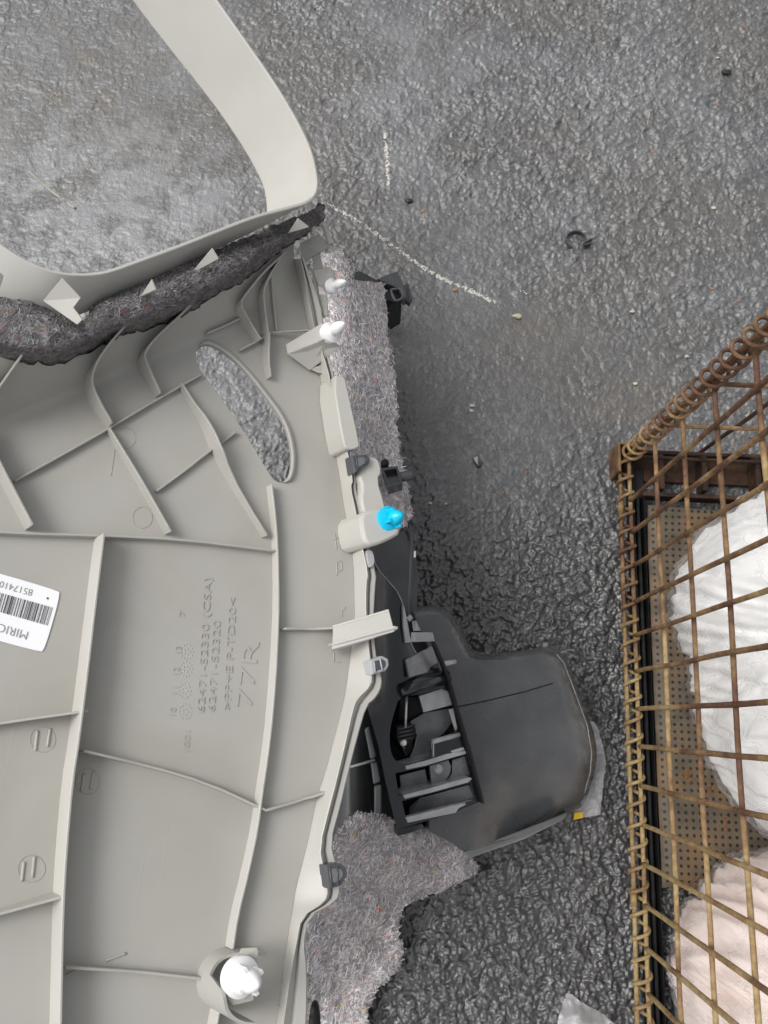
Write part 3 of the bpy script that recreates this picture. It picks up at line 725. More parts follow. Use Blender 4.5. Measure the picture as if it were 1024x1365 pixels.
# barcode sticker, stuck on upside down
SB = np.array([82., 788.]); su = np.array([-83., -23.5]); sv = np.array([-24., 83.])     # corner, reading direction, letters' upright
pp = lambda a, b_: tuple(SB + su * a + sv * b_)
stk_o = chaikin([pp(.0, .06), pp(.06, 0), pp(1.75, .0), pp(1.8, .05), pp(1.8, .95), pp(1.75, 1.0), pp(.06, 1.0), pp(.0, .94)], 2, True)
P, F = sheet(stk_o, lambda a, b_: S(a, b_, .0009), 12, thick=-UP * .0005)
stk = link('barcode_sticker', mesh(P, F), 'label_paper', panel, smooth=40); stk['label'] = 'white barcode sticker stuck on upside down'
def printed(s, a0, b0, a1, hgt, mt, extra=0):
    st = pp(a0, b0); en = pp(a1, b0); lettering(s, st, en, hgt, .0013, 'print', stk, mt, hdir=sv / np.linalg.norm(sv), flat=True)
printed('8517410', .42, .10, .95, 9.5, 'label_ink_soft')
printed('MIRICH', .30, .74, .92, 12, 'label_ink_soft')
parts = []; a = .06; R_ = random.Random(4)
while a < 1.6:
    wd = R_.choice((.008, .014, .022)); q = [S(*pp(a, .28), .0013), S(*pp(a + wd, .28), .0013), S(*pp(a + wd, .57), .0013), S(*pp(a, .57), .0013)]
    parts.append((q, [(0, 1, 2, 3)])); a += wd + R_.choice((.010, .014, .024))
link('barcode', mesh(*merge(parts)), 'label_ink', stk, smooth=False)
link('print', mesh([S(*pp(.16, .15), .0013), S(*pp(.19, .15), .0013), S(*pp(.19, .18), .0013), S(*pp(.16, .18), .0013)], [(0, 1, 2, 3)]), 'label_ink', stk, smooth=False)

# ------------------------------------------------------------------ window frame band with gussets, part of the panel
NEAR = [(-130, 190), (-70, 268), (0, 326), (29, 345), (59, 359), (88, 366), (117, 367), (146, 364), (190, 348), (245, 328), (300, 306), (345, 289), (385, 279), (404, 274), (415, 269), (422, 262), (425.5, 252), (425.5, 236), (417, 198), (395, 154), (365, 105), (325, 48), (281, -14), (235, -85)]
FAR = [(-190, 260), (-125, 340), (-50, 395), (-20, 415), (10, 425), (40, 430), (66, 430), (92, 426), (135, 408), (190, 385), (246, 358), (285, 335), (318, 318), (340, 308), (352, 300), (357, 292), (359, 283), (356, 250), (334, 207), (299, 154), (264, 108), (222, 56), (176, -4), (128, -75)]
nn_ = len(NEAR)
NEAR = chaikin(NEAR, 2); FAR = chaikin(FAR, 2)
k = len(NEAR); tt = np.linspace(0, 1, k)
hn = np.interp(tt, [0, .55, .7, 1], [.090, .090, .095, .085]); hf = np.interp(tt, [0, .55, .7, 1], [.052, .050, .030, -.01])
PN = [PL.Q(a, b_, h) for (a, b_), h in zip(NEAR, hn)]; PF = [PL.Q(a, b_, h) for (a, b_), h in zip(FAR, hf)]
mid1 = [n_ * .75 + f * .25 for n_, f in zip(PN, PF)]; mid2 = [n_ * .4 + f * .6 for n_, f in zip(PN, PF)]
P, F = strip([PN, mid1, mid2, PF], .0032)
wf = link('window_frame', mesh(P, F), 'lit_plastic', panel, smooth=35); bevel(wf, .0008, 2)
# the rest of the loop, beyond the picture, closes the frame
PN2 = [PL.Q(a, b_, h) for a, b_, h in ((235, -85, .085), (150, -190, .08), (0, -230, .08), (-150, -150, .09), (-220, 0, .10), (-200, 110, .105), (-130, 190, .105))]
PF2 = [PL.Q(a, b_, h) for a, b_, h in ((128, -75, -.01), (60, -160, -.01), (-60, -190, -.01), (-200, -110, .0), (-270, 60, .03), (-250, 180, .05), (-190, 260, .052))]
P, F = strip([PN2, PF2], .0032); link('window_frame', mesh(P, F), 'lit_plastic', panel)
def HN(px):                                   # height of the band's lower wall midway, for the gussets
    return .06
def gusset(pts, mt='lit_plastic'):
    q = [PL.Q(a, b_, h) for a, b_, h in pts]; nn = np.cross(q[1] - q[0], q[2] - q[0]); nn /= np.linalg.norm(nn)
    if nn @ (CAMP - q[0]) < 0: nn = -nn
    P, F = prism(q, -nn * .002); return bevel(link('gusset', mesh(P, F), mt, wf, smooth=False), .0004, 1)
gusset([(83, 370, .102), (108, 397, .098), (98, 410, .092), (110, 426, .092), (103, 433, .088), (57, 401, .082)], 'rib_plastic')
gusset([(202, 372, .088), (208, 386, .085), (186, 396, .072)], 'rib_plastic')
gusset([(283, 330, .092), (292, 345, .088), (253, 366, .07)], 'rib_plastic')
gusset([(397, 291, .085), (412, 303, .082), (384, 311, .07)], 'rib_plastic')
gusset([(-4, 360, .098), (5, 368, .094), (1, 382, .088), (-25, 392, .08)])

FELT_A = [(-60, 375), (0, 388), (40, 393), (62, 402), (90, 420), (112, 428), (125, 398), (160, 382), (200, 366), (235, 352), (270, 340), (310, 324), (345, 308), (380, 294), (405, 285), (414, 284), (424, 268), (432, 275), (432, 290), (420, 303), (408, 310), (385, 325), (352, 349), (325, 372), (298, 383), (262, 408), (228, 424), (190, 436), (150, 449), (115, 468), (80, 481), (40, 480), (0, 470), (-60, 455)]
_gx, _gy = np.meshgrid(np.arange(-80, 460, 2.0), np.arange(250, 500, 2.0)); _da = dist_poly(FELT_A, _gx, _gy, True)
def fA(px, py):
    d = float(_da[int(np.clip((py - 250) / 2, 0, _da.shape[0] - 1)), int(np.clip((px + 80) / 2, 0, _da.shape[1] - 1))])
    return PL.Q(px, py, max(h0(px, py), .03 * float(sm(250, 420, px)) + .0) + .004 + .016 * float(sm(0, 18, d)))
felt(panel, FELT_A, fA, .0045, 4000, thick=-UP * .006, seed=3, direction=-.45, tone=.82, mt='felt_shaded', label='thick strip of grey felt tucked along the window frame')  # fibre tone darkened as well, for the shade on this strip

# ------------------------------------------------------------------ the black moulding under the panel, standing on the asphalt
plastic('glare_grey', (.30, .305, .31), (.44, .445, .45), .25, .8, gs=.03, mid=45)  # pale grey: sky glare painted into the black plastic
plastic('pocket_glare', (.13, .135, .14), (.22, .225, .23), .26, .8, gs=.03, mid=40)  # darker step of the same painted glare, for pocket floors
def zb(px, py): return .285 - .00042 * (px - 500) - .00010 * (py - 950)
def B3(px, py, dz=0.0): return G(px, py, zb(px, py) + dz)
mould = thing('black_moulding', 'black plastic storage moulding with open latch recess and rounded box, under grey panel', 'plastic moulding', tuple(G(600, 980)))
C1 = chaikin([(533, 927), (556, 927), (597, 915), (604, 942), (607, 956), (611, 977), (577, 986), (574, 1010), (541, 1020), (528, 1016), (521, 1003), (519, 984), (522, 961)], 1, True)
C2 = [(527, 1031), (567, 1022), (600, 1012), (621, 1006), (627, 1036), (572, 1050), (532, 1061)]
C3 = [(536, 1068), (627, 1044), (633, 1066), (542, 1094)]
face_o = [(440, 720), (496, 740), (503, 758), (532, 791), (541, 818), (547, 856), (556, 873), (577, 861), (586, 893), (597, 913), (608, 956), (623, 1002), (636, 1050), (641, 1069), (608, 1083), (529, 1106), (514, 1042), (504, 992), (488, 938), (440, 948)]
def zface(px, py):
    r = zb(px, py)
    r += .045 * float(sm(520, 455, px)) * float(sm(960, 900, py))
    r -= .020 * float(sm(535, 590, px)) * float(sm(905, 860, py))
    d = math.hypot((px - 560) * .9 + (py - 905) * .0, (py - 905) + (px - 560) * .30)
    return r
P, F = sheet(face_o, lambda a, b_: G(a, b_, zface(a, b_)), 5, [C1, C2, C3], thick=(0, 0, -.006))
link('bezel', mesh(P, F), 'black_gloss', mould, smooth=45)
def pocket(outline, depth, tilt):
    top = dens(outline, 6, True); top.append(top[0])
    cx = np.mean([p[0] for p in outline])
    bot = lambda p: G(p[0], p[1], zb(*p) - depth + tilt * (p[0] - cx))
    P, F = strip([[B3(*p, -.003) for p in top], [bot(p) for p in top]])
    o = link('pocket_wall', mesh(P, F), 'black_gloss', mould, smooth=40)
    P, F = sheet(outline, lambda a, b_: bot((a, b_)), 8); link('pocket_floor', mesh(P, F), 'black_matte', o, smooth=40)
pocket(C1, .052, .0001); pocket(C2, .040, .0002); pocket(C3, .045, .0002)
def mplate(pts, mt, name, t=.003, bev=.0006):
    q = [B3(a, b_, d) for a, b_, d in pts]; nn = np.zeros(3)
    for i in range(1, len(q) - 1): nn = nn + np.cross(q[i] - q[0], q[i + 1] - q[0])
    nn /= np.linalg.norm(nn)
    if nn @ (CAMP - q[0]) < 0: nn = -nn
    P, F = prism(q, -nn * t); return bevel(link(name, mesh(P, F), mt, mould, smooth=False), bev, 2)
rdg = chaikin([(496, 741), (503, 758), (518, 775), (532, 791), (541, 818), (547, 856), (556, 873)], 1)
P, F = tube([G(a, b_, zface(a, b_) + .0004) for a, b_ in rdg], .0006, 6); link('ridge_glint', mesh(P, F), 'glare_grey', mould)  # pale bead paints the highlight along the ridge
# inside the large recess
mplate([(559, 928, -.006), (596, 916, -.004), (603, 940, -.006), (565, 950, -.012)], 'glare_grey', 'cover_plate')
mplate([(a, b_, -.034 + .00016 * (a - 545)) for a, b_ in ((547, 962), (566, 950), (600, 944), (604, 962), (592, 978), (576, 988), (574, 1004), (545, 1013), (552, 998), (556, 980))], 'pocket_glare', 'recess_floor')
mplate([(598, 946, -.004), (607, 944, -.002), (613, 973, -.002), (607, 976, -.006)], 'glare_grey', 'side_plate')
mplate([(534, 929, -.03), (557, 929, -.03), (564, 950, -.034), (546, 962, -.04), (541, 968, -.044), (531, 965, -.044)], 'black_matte', 'recess_floor')
lt = mplate([(529, 968, -.018), (548, 963, -.018), (555, 971, -.018), (555, 980, -.018), (550, 990, -.018), (552, 998, -.022), (545, 1007, -.022), (535, 994, -.018), (529, 984, -.018)], 'black_matte', 'latch', .018, .0015)
for q in range(4):
    y_ = 969 + q * 5.2; P, F = tube([B3(530 + q * .3, y_ + 3, -.0175), B3(553 + q * .2, y_ - 2, -.0175)], .0013, 8); link('latch_ridge', mesh(P, F), 'black_satin', lt)
P, F = tube([B3(542, 928, -.012), B3(540.5, 970, -.016)], .0016, 10); link('rod', mesh(P, F), 'steel', mould)
P, F = lathe(B3(537.6, 990, -.018), (0, 0, 1), [(.0038, -.004), (.0040, .0), (.0034, .0016), (.0018, .0026), (.0003, .003)], 18); link('pin', mesh(P, F), 'white_nylon', mould)
P, F = tube([B3(536, 992, -.02), B3(542, 1006, -.026)], .002, 8); link('latch_arm', mesh(P, F), 'black_satin', mould)
def bar(a, b_, r0, dz=-.002, name='divider', mt='glare_grey'):
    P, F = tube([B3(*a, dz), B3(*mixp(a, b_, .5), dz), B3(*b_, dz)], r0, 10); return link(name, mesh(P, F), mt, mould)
mplate([(541, 1021, .0015), (575, 1012, .0015), (596, 1005, .0015), (621, 1001, .0015), (622, 1005, .0015), (600, 1011, .0015), (567, 1021, .0015), (542, 1026, .0015)], 'glare_grey', 'divider', .03)
mplate([(538, 1060, .0015), (572, 1051, .0015), (626, 1036, .0015), (630, 1038, .0015), (625, 1043, .0015), (574, 1057, .0015), (540, 1065, .0015)], 'glare_grey', 'divider', .03)
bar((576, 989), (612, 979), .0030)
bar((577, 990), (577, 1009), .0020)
mplate([(580, 993, -.008), (612, 985, -.006), (616, 996, -.006), (600, 1004, -.008), (586, 1003, -.01)], 'pocket_glare', 'recess_floor')
mplate([(601, 1001, .001), (618, 996, .001), (620, 1000, .001), (604, 1005, .001)], 'glare_grey', 'tab', .006)
# second pocket: floor, screw plate, screw
mplate([(533, 1034, -.030), (567, 1025, -.024), (571, 1046, -.024), (535, 1057, -.032)], 'pocket_glare', 'recess_floor')
mplate([(573, 1021, -.012), (598, 1013, -.010), (602, 1022, -.010), (600, 1032, -.011), (593, 1042, -.012), (576, 1047, -.014)], 'pocket_glare', 'screw_plate')
P, F = lathe(B3(584.5, 1025, -.0125), (0, 0, 1), [(.0058, 0), (.0058, .002), (.0048, .0032), (.0042, .0030), (.0040, .0020), (.0003, .0020)], 20); link('screw', mesh(P, F), 'glare_grey', mould, smooth=40)
mplate([(603, 1013, -.016), (620, 1008, -.012), (626, 1034, -.012), (597, 1042, -.016), (603, 1030, -.016)], 'pocket_glare', 'recess_floor')
# third pocket: sloping floor
mplate([(546, 1076, -.04), (560, 1064, -.03), (626, 1046, -.012), (632, 1064, -.012), (545, 1088, -.036)], 'pocket_glare', 'recess_floor')
mplate([(541, 1090, .0015), (600, 1075, .001), (638, 1066, -.001), (640, 1070, -.001), (607, 1084, .0), (544, 1097, .001)], 'glare_grey', 'lower_lip', .006)
mplate([(530, 1106, -.006), (563, 1098, -.006), (566, 1104, -.008), (548, 1110, -.010), (530, 1115, -.010)], 'black_gloss', 'tab', .01)
mplate([(541, 879, .004), (577, 861, -.012), (586, 892, -.008), (546, 903, .008)], 'pocket_glare', 'face_reflection', .003)  # added plate, carries the sky reflection of the glossy face as colour
P, F = tube([B3(533, 921, -.002), B3(560, 911, .002), B3(596, 902, -.004)], .0085, 16); link('rolled_edge', mesh(P, F), 'black_gloss', mould)
# frame edge along the box
pts = [(577, 855), (589, 881), (599, 909), (611, 952), (626, 1002), (640, 1058), (643, 1070)]
pts2 = [(574, 857), (586, 884), (596, 912), (608, 956), (622, 1002), (637, 1060), (640, 1070)]
P, F = strip([[B3(a, b_, .002) for a, b_ in dens(pts2, 8)], [B3(a, b_, .002) for a, b_ in dens(pts, 8)][:len(dens(pts2, 8))] if len(dens(pts, 8)) >= len(dens(pts2, 8)) else [B3(a, b_, .002) for a, b_ in pts]] if len(dens(pts, 8)) == len(dens(pts2, 8)) else [[B3(a, b_, .002) for a, b_ in pts2], [B3(a, b_, .002) for a, b_ in pts]], .005)
link('bezel_edge', mesh(P, F), 'black_matte', mould, smooth=35)
P, F = tube([B3(592, 885, .004), B3(607, 882, .0)], [.0032, .0026], 10); link('peg', mesh(P, F), 'glare_grey', mould)
# wall behind the ridge, blocks and the upright rod
iw = [(470, 690), (530, 705), (553, 730), (556, 758), (560, 771), (556, 784), (556, 808), (566, 830), (584, 852), (580, 870), (556, 880), (535, 850), (515, 790), (480, 760)]
P, F = sheet(iw, lambda a, b_: G(a, b_, .20 - .0006 * (a - 520) + .02 * float(sm(760, 860, b_))), 8, skirt=.0)
link('inner_wall', mesh(P, F), 'black_satin', mould, smooth=45)
mplate([(554, 827, -.05), (563, 827, -.05), (577, 836, -.048), (578, 842, -.048), (556, 841, -.05)], 'glare_grey', 'tab', .012)
mplate([(553, 843, -.046), (577, 843, -.044), (580, 855, -.044), (553, 856, -.046)], 'glare_grey', 'tab', .012)
mplate([(537, 806, .004), (540, 812, .004), (548, 856, .002), (541, 857, .004), (538, 835, .005)], 'glare_grey', 'ridge_highlight', .003)  # painted highlight strip beside the ridge
P, F = tube([G(549, 708, .225), G(548, 760, .222), G(546, 826, .226)], .0026, 10); link('upright_rod', mesh(P, F), 'black_satin', mould)
P, F = lathe(G(546.5, 824, .226), (0, 0, 1), [(.004, -.004), (.004, .004), (.003, .005)], 4); link('rod_end', mesh(P, F), 'pad_grey', mould, smooth=False)
P, F = boxv(G(553, 739, .205), (.0012, 0, 0), (0, .004, 0), (0, 0, .002)); link('paper_tag', mesh(P, F), 'label_paper', mould, smooth=False)
plastic('box_charcoal', (.055, .058, .061), (.085, .088, .091), .27, .65, grain=700, gs=.06, rvar=.12, mid=24)
M['box_charcoal'].node_tree.nodes['Principled BSDF'].inputs['Coat Weight'].default_value = .35
M['box_charcoal'].node_tree.nodes['Principled BSDF'].inputs['Coat Roughness'].default_value = .22
# the rounded box
bo = [(548, 812), (553, 809), (575, 807), (590, 809), (603, 818), (613, 834), (623, 856), (630, 868), (636, 872), (657, 872), (700, 867), (727, 862), (740, 864), (750, 871), (757, 881), (774, 926), (789, 967), (794, 985), (796, 1003), (794, 1028), (784, 1060), (776, 1076), (766, 1083), (755, 1087), (698, 1113), (660, 1125), (619, 1137), (600, 1122), (563, 1104), (600, 1060), (596, 960), (580, 880)]
outer = bo[1:25]
def zbox(px, py):
    d = float(dist_poly(outer, np.array([px]), np.array([py]))[0]); Rr = 11.0 + 18 * float(sm(700, 780, px))
    z = .205 - .00030 * (px - 600) - .00008 * (py - 900)
    e = max(0, (Rr - d) / Rr); z -= .042 * (1 - math.sqrt(max(0, 1 - min(1, e) ** 2)))
    dn = float(dist_poly([(556, 812), (590, 815), (612, 850), (622, 872), (640, 880)], np.array([px]), np.array([py]))[0])
    z -= .030 * float(sm(1010, 1110, py)) * float(sm(620, 700, px))
    return z
P, F = sheet(chaikin(bo, 1, True), lambda a, b_: G(a, b_, zbox(a, b_)), 6, skirt=.0)
bx = link('box_shell', mesh(P, F), 'box_charcoal', mould, smooth=50)
sl = dens([(607, 943), (650, 934), (700, 922), (737, 911)], 8)
P, F = tube([G(a, b_, zbox(a, b_) - .0003) for a, b_ in sl], .0009, 6); link('seam', mesh(P, F), 'black_matte', bx)
rl = dens([(742, 872), (752, 884), (768, 926), (783, 967), (789, 1003), (787, 1030), (779, 1058)], 8)
P, F = tube([G(a, b_, zbox(a, b_)) for a, b_ in rl], .0004, 6); link('rim_highlight', mesh(P, F), 'glare_grey', bx)  # thin pale line paints the highlight on the box rim
q = [G(619, 1136, .158), G(700, 1106, .152), G(755, 1085, .146), G(752, 1092, .120), G(698, 1119, .118), G(626, 1144, .122)]
P, F = prism(q, (0, 0, -.003)); link('base_flange', mesh(P, F), 'strip_grey', bx, smooth=False)
P, F = sheet([(617, 1133), (755, 1083), (757, 1089), (625, 1143)], lambda a, b_: G(a, b_, .11), 10, skirt=.0); link('box_side', mesh(P, F), 'black_satin', bx, smooth=40)
# dark body beneath, and ribbed rubber strips beside the panel edge
ub = [(440, 930), (500, 930), (530, 1000), (560, 1110), (540, 1125), (480, 1120), (430, 1160), (415, 1120)]
P, F = sheet(ub, lambda a, b_: G(a, b_, .17 + .03 * math.cos((a - 470) / 22.0)), 8, skirt=.0); link('inner_wall', mesh(P, F), 'black_satin', mould, smooth=45)
for pl in ([(486, 972), (492, 968), (502, 1009), (494, 1013)], [(494, 1016), (503, 1016), (508, 1042), (498, 1046)], [(499, 1048), (509, 1046), (509, 1090), (499, 1090)]):
    P, F = prism([G(a, b_, .228) for a, b_ in pl], (0, 0, -.02)); bevel(link('rubber_strip', mesh(P, F), 'grey_rubber', mould, smooth=False), .002, 2)
P, F = tube([G(462, 1024, .225), G(480, 1019, .226), G(500, 1013, .228)], .0015, 8); link('seam', mesh(P, F), 'glare_grey', mould)

# felt glued to the moulding, and the black end piece showing past it
FELT_B = [(424, 338), (452, 333), (464, 340), (470, 352), (472, 374), (490, 374), (508, 377), (512, 392), (516, 425), (520, 465), (527, 510), (531, 545), (530, 566), (533, 600), (542, 635), (548, 668), (549, 690), (543, 702), (528, 704), (500, 690), (470, 640), (440, 560), (430, 470), (420, 400)]
def fB(px, py):
    return G(px, py, .30 - .10 * float(sm(440, 545, px)) - .03 * float(sm(650, 350, py)))
P, F = sheet([(425, 350), (462, 345), (470, 385), (500, 390), (505, 430), (518, 545), (520, 600), (534, 680), (520, 690), (480, 690), (440, 600)], lambda a, b_: fB(a, b_) - np.array([0, 0, .02]), 12, skirt=.0)
link('back_wall', mesh(P, F), 'black_matte', mould, smooth=40)
felt(mould, FELT_B, fB, .0036, 7000, seed=11, direction=1.2, label='long strip of grey felt showing along the panel edge')
FELT_C = [(461, 1090), (478, 1083), (500, 1087), (520, 1090), (531, 1103), (545, 1108), (562, 1104), (585, 1108), (605, 1117), (614, 1130), (626, 1133), (634, 1150), (638, 1166), (622, 1172), (600, 1184), (575, 1194), (550, 1202), (536, 1212), (531, 1235), (537, 1262), (534, 1292), (515, 1310), (502, 1318), (497, 1332), (492, 1350), (492, 1420), (396, 1420), (396, 1200), (430, 1180), (440, 1130)]
def fC(px, py):
    z = .235 * (1 - float(sm(0, 190, (px - 450) * .75 + (py - 1090) * .62))) + .028
    z += .012 * nz(px, py, 4, .03)
    return G(px, py, z)
felt(mould, FELT_C, fC, .0045, 8500, seed=21, direction=-.9, label='ragged sheet of grey felt with coloured flecks hanging to the ground')
P, F = sheet([(405, 1215), (470, 1120), (520, 1120), (580, 1135), (600, 1160), (520, 1195), (500, 1290), (470, 1400), (405, 1400)], lambda a, b_: fC(a, b_) - np.array([0, 0, .022]), 14, skirt=.0)
link('back_wall', mesh(P, F), 'black_matte', mould, smooth=40)
P, F = sheet(chaikin([(412, 1345), (420, 1340), (425, 1352), (427, 1400), (410, 1400)], 1, True), lambda a, b_: G(a, b_, .20), 6, thick=(0, 0, -.02)); link('rubber_strip', mesh(P, F), 'black_matte', mould)
# scrap of pale felt under the box corner, with a scrap of yellow tape
FELT_D = [(780, 960), (792, 962), (801, 985), (808, 1015), (804, 1040), (803, 1060), (800, 1085), (786, 1089), (768, 1090), (765, 1070), (775, 1030)]
def fD(a, b_):
    p = G(a, b_, .022); return p + np.array([0, 0, .010 * abs(nz(a, b_, 3, .09)) + .006 * nz(a, b_, 6, .2)])
P, F = sheet(FELT_D, fD, 3); o_ = link('plastic_scrap', mesh(P, F), 'milky_film', mould); o_['label'] = 'crumpled pale plastic film under the box corner'
P, F = prism([G(a, b_, .032) for a, b_ in ((766, 1084), (776, 1082), (778, 1090), (765, 1093))], (0, 0, -.002)); link('tape', mesh(P, F), 'yellow_tape', mould, smooth=False)
# clip socket on the felt
so = [(509, 624), (530, 621), (537, 644), (518, 650)]; si = [(512, 627), (528, 624.5), (533, 642), (519, 646)]
zc = .262
T = [G(a, b_, zc) for a, b_ in so]; Bm = [p - np.array([0, 0, .03]) for p in T]; I = [G(a, b_, zc) for a, b_ in si]; Ib = [p - np.array([0, 0, .016]) for p in I]
V_ = T + Bm + I + Ib; F_ = []
for i in range(4):
    j = (i + 1) % 4; F_ += [(i, j, j + 4, i + 4), (i, i + 8, j + 8, j), (i + 8, i + 12, j + 12, j + 8)]
F_ += [(12, 13, 14, 15)]
cs = link('clip_socket', mesh(V_, F_), 'black_gloss', mould, smooth=False)
P, F = lathe(G(534, 636, zc - .008), RC @ np.array([1, -.18, -.05]), [(.0062, 0), (.0064, .004), (.006, .012), (.0058, .0145), (.004, .0155)], 18); link('socket_stem', mesh(P, F), 'dark_clip', cs, smooth=40)
P, F = lathe(G(513, 617, .255), (0, 0, 1), [(.005, -.01), (.005, .0), (.003, .001)], 14); link('socket_peg', mesh(P, F), 'black_matte', cs)
# black end piece with a buckle loop, beyond the felt's top
def zplate(pts, mt, name, t=.004, par=None):
    q = [G(a, b_, z) for a, b_, z in pts]; P, F = prism(q, (0, 0, -t)); return bevel(link(name, mesh(P, F), mt, par or mould, smooth=False), .0008, 2)
ep = zplate([(466, 352, .16), (470, 342, .17), (474, 358, .16), (505, 374, .14), (510, 385, .13), (470, 378, .15)], 'black_satin', 'end_piece', .05)
zplate([(502, 372, .13), (514, 367, .13), (530, 361, .12), (537, 376, .11), (542, 396, .105), (538, 399, .105), (530, 384, .12)], 'box_charcoal', 'end_piece', .02)
zplate([(505, 376, .115), (530, 383, .105), (536, 397, .095), (526, 403, .09), (512, 413, .08), (505, 395, .10)], 'black_gloss', 'end_piece', .08)
P, F = tube([G(a, b_, .118) for a, b_ in chaikin([(521, 386), (535, 384), (538, 397), (528, 402), (524, 396), (521, 386)], 1)], .0020, 8); link('buckle_loop', mesh(P, F), 'dark_clip', ep)
zplate([(538, 380, .105), (544, 377, .10), (550, 397, .09), (546, 404, .09), (541, 400, .10)], 'black_satin', 'end_piece', .012)
zplate([(435, 392, .27), (449, 398, .26), (450, 405, .26), (437, 412, .27)], 'black_matte', 'end_piece', .02)

# ------------------------------------------------------------------ rusty wire crate
W0 = CAMP + RC @ (np.array([7.30985, -.33368, 23.37445]) * .05)
CXW, CYW, CZ0 = W0[0], W0[1], W0[2]
YC = CYW + 1.42 * .05                          # corner line of the two mesh walls
YE = YC - 1.05; XE = CXW + .82; HT = .72
crate = thing('wire_crate', 'rusty steel wire mesh crate with coiled corner bindings, standing on the asphalt', 'crate', (CXW, YC, 0))
wr = .0031
def YL(z): return YC - .05 * (z - CZ0)        # the corner leans in a little towards its top
Rw = random.Random(5)
def wire(a, b_, r=wr, mt='rust_wire', name='wire', wob=.0012):
    a, b_ = np.asarray(a, float), np.asarray(b_, float); n_ = max(4, int(np.linalg.norm(b_ - a) / .02)); L = []
    ph = Rw.random() * 9
    for i in range(n_ + 1):
        t_ = i / n_; L.append(a + (b_ - a) * t_ + np.array([nz(ph, t_ * 6, 1), nz(ph, t_ * 6, 2), nz(ph, t_ * 6, 3)]) * wob * (1 if 0 < i < n_ else .3))
    P, F = tube(L, [r * (1 + .10 * nz(ph * 3, i_ * .9, 5)) for i_ in range(len(L))], 8); return link(name, mesh(P, F), mt, crate)
def coil(a, b_, R=.0112, r=.0024, pitch=.0268, turns=None):
    a, b_ = np.asarray(a, float), np.asarray(b_, float); u, v, d = frame_of(b_ - a); L = np.linalg.norm(b_ - a); n_ = int(L / pitch * 22); pts = []
    for i in range(n_ + 1):
        t_ = i / n_; ang = 2 * math.pi * L / pitch * t_; rr_ = R * (1 + .08 * nz(t_ * 20, 3, 1))
        pts.append(a + (b_ - a) * t_ + rr_ * (math.cos(ang) * u + math.sin(ang) * v) + d * .003 * nz(t_ * 30, 7, 2))
    P, F = tube(pts, r, 8); return link('coil_binding', mesh(P, F), 'rust_wire', crate)
# near wall
j = 0
while CYW - j * .05 > YE: 
    y_ = CYW - j * .05 + Rw.uniform(-.0015, .0015); wire((CXW, y_, CZ0 - .004), (CXW, y_, HT)); j += 1
for k_ in range(0, 8):
    z_ = CZ0 + k_ * .1
    if z_ < HT: wire((CXW + (.0058 if k_ else .0), YL(z_) - .002, z_), (CXW + (.0058 if k_ else 0), YE, z_), wob=.002 if k_ else .001)
wire((CXW - .0125, YC + .012, CZ0 - .006), (CXW - .0125, YE, CZ0 - .006), wob=.001)
coil((CXW - .006, YC - .004, CZ0 - .003), (CXW - .006, YE, CZ0 - .003))
wire((CXW - .003, YC, .012), (CXW - .003, YL(HT), HT)); wire((CXW + .006, YC + .004, .02), (CXW + .006, YL(HT) + .004, HT))
coil((CXW + .001, YC + .002, CZ0 - .002), (CXW + .001, YL(HT) + .002, HT), R=.0128)
for y_ in (YC - .068, YC - .60): P, F = tube([(CXW - .0125, y_, CZ0 - .006), (CXW - .0125, y_ - .022, CZ0 - .006)], .0046, 10); link('wire_sleeve', mesh(P, F), 'rust_wire', crate)
# far wall
i = 1
while CXW + i * .1 < XE:
    x_ = CXW + i * .1; wire((x_, YC + .004, .03), (x_, YL(HT) + .004, HT), mt='rust_dark', r=.0028); i += 1
for z_ in (CZ0, CZ0 + .03, CZ0 + .15, CZ0 + .3, CZ0 + .4, CZ0 + .5, CZ0 + .6): wire((CXW, YL(z_) - .002, z_), (XE, YL(z_) - .002, z_), r=.0030, mt='rust_dark' if z_ < CZ0 + .05 else 'rust_wire')
for x_ in (XE,):
    for q in range(5): wire((x_, YC - q * .25, .02), (x_, YC - q * .25, HT))
    for z_ in (CZ0, .25, .45, HT - .01): wire((x_, YC, z_), (x_, YE, z_))
wire((CXW, YE, .0), (CXW, YE, HT)); 
for z_ in (CZ0, .25, .45, HT - .01): wire((CXW, YE, z_), (XE, YE, z_))
# base: angle irons, corner shoe, stringers
def cbox(x0, x1, y0, y1, z0, z1, mt, name, bev=.001):
    P, F = boxv(((x0 + x1) / 2, (y0 + y1) / 2, (z0 + z1) / 2), ((x1 - x0) / 2, 0, 0), (0, (y1 - y0) / 2, 0), (0, 0, (z1 - z0) / 2)); return bevel(link(name, mesh(P, F), mt, crate, smooth=False), bev, 1)
cbox(CXW + .006, CXW + .010, YE, YC - .012, .0, .030, 'black_matte', 'base_angle')
cbox(CXW + .0102, CXW + .030, YE, YC - .012, .010, .014, 'black_matte', 'base_angle')
cbox(CXW, XE, YC + .010, YC + .014, -.001, .030, 'rust_dark', 'base_angle'); cbox(CXW, XE, YC - .03, YC + .0098, .006, .010, 'rust_dark', 'base_angle')
cbox(CXW - .018, CXW - .014, YC - .028, YC + .018, -.002, .048, 'rust_wire', 'corner_shoe'); cbox(CXW - .0138, CXW + .02, YC + .0145, YC + .018, -.002, .048, 'rust_wire', 'corner_shoe')
for x_ in (CXW + .045, CXW + .11, CXW + .19): cbox(x_, x_ + .008, YC - .05, YC + .009, .012, .040, 'rust_dark', 'base_strut')
cbox(CXW + .02, XE, YC - .062, YC - .056, .014, .040, 'rust_dark', 'base_angle')
for q in range(3):
    cbox(CXW + .032, XE, YC - .2 - q * .36, YC - .16 - q * .36, -.001, .030, 'black_matte', 'base_strut')
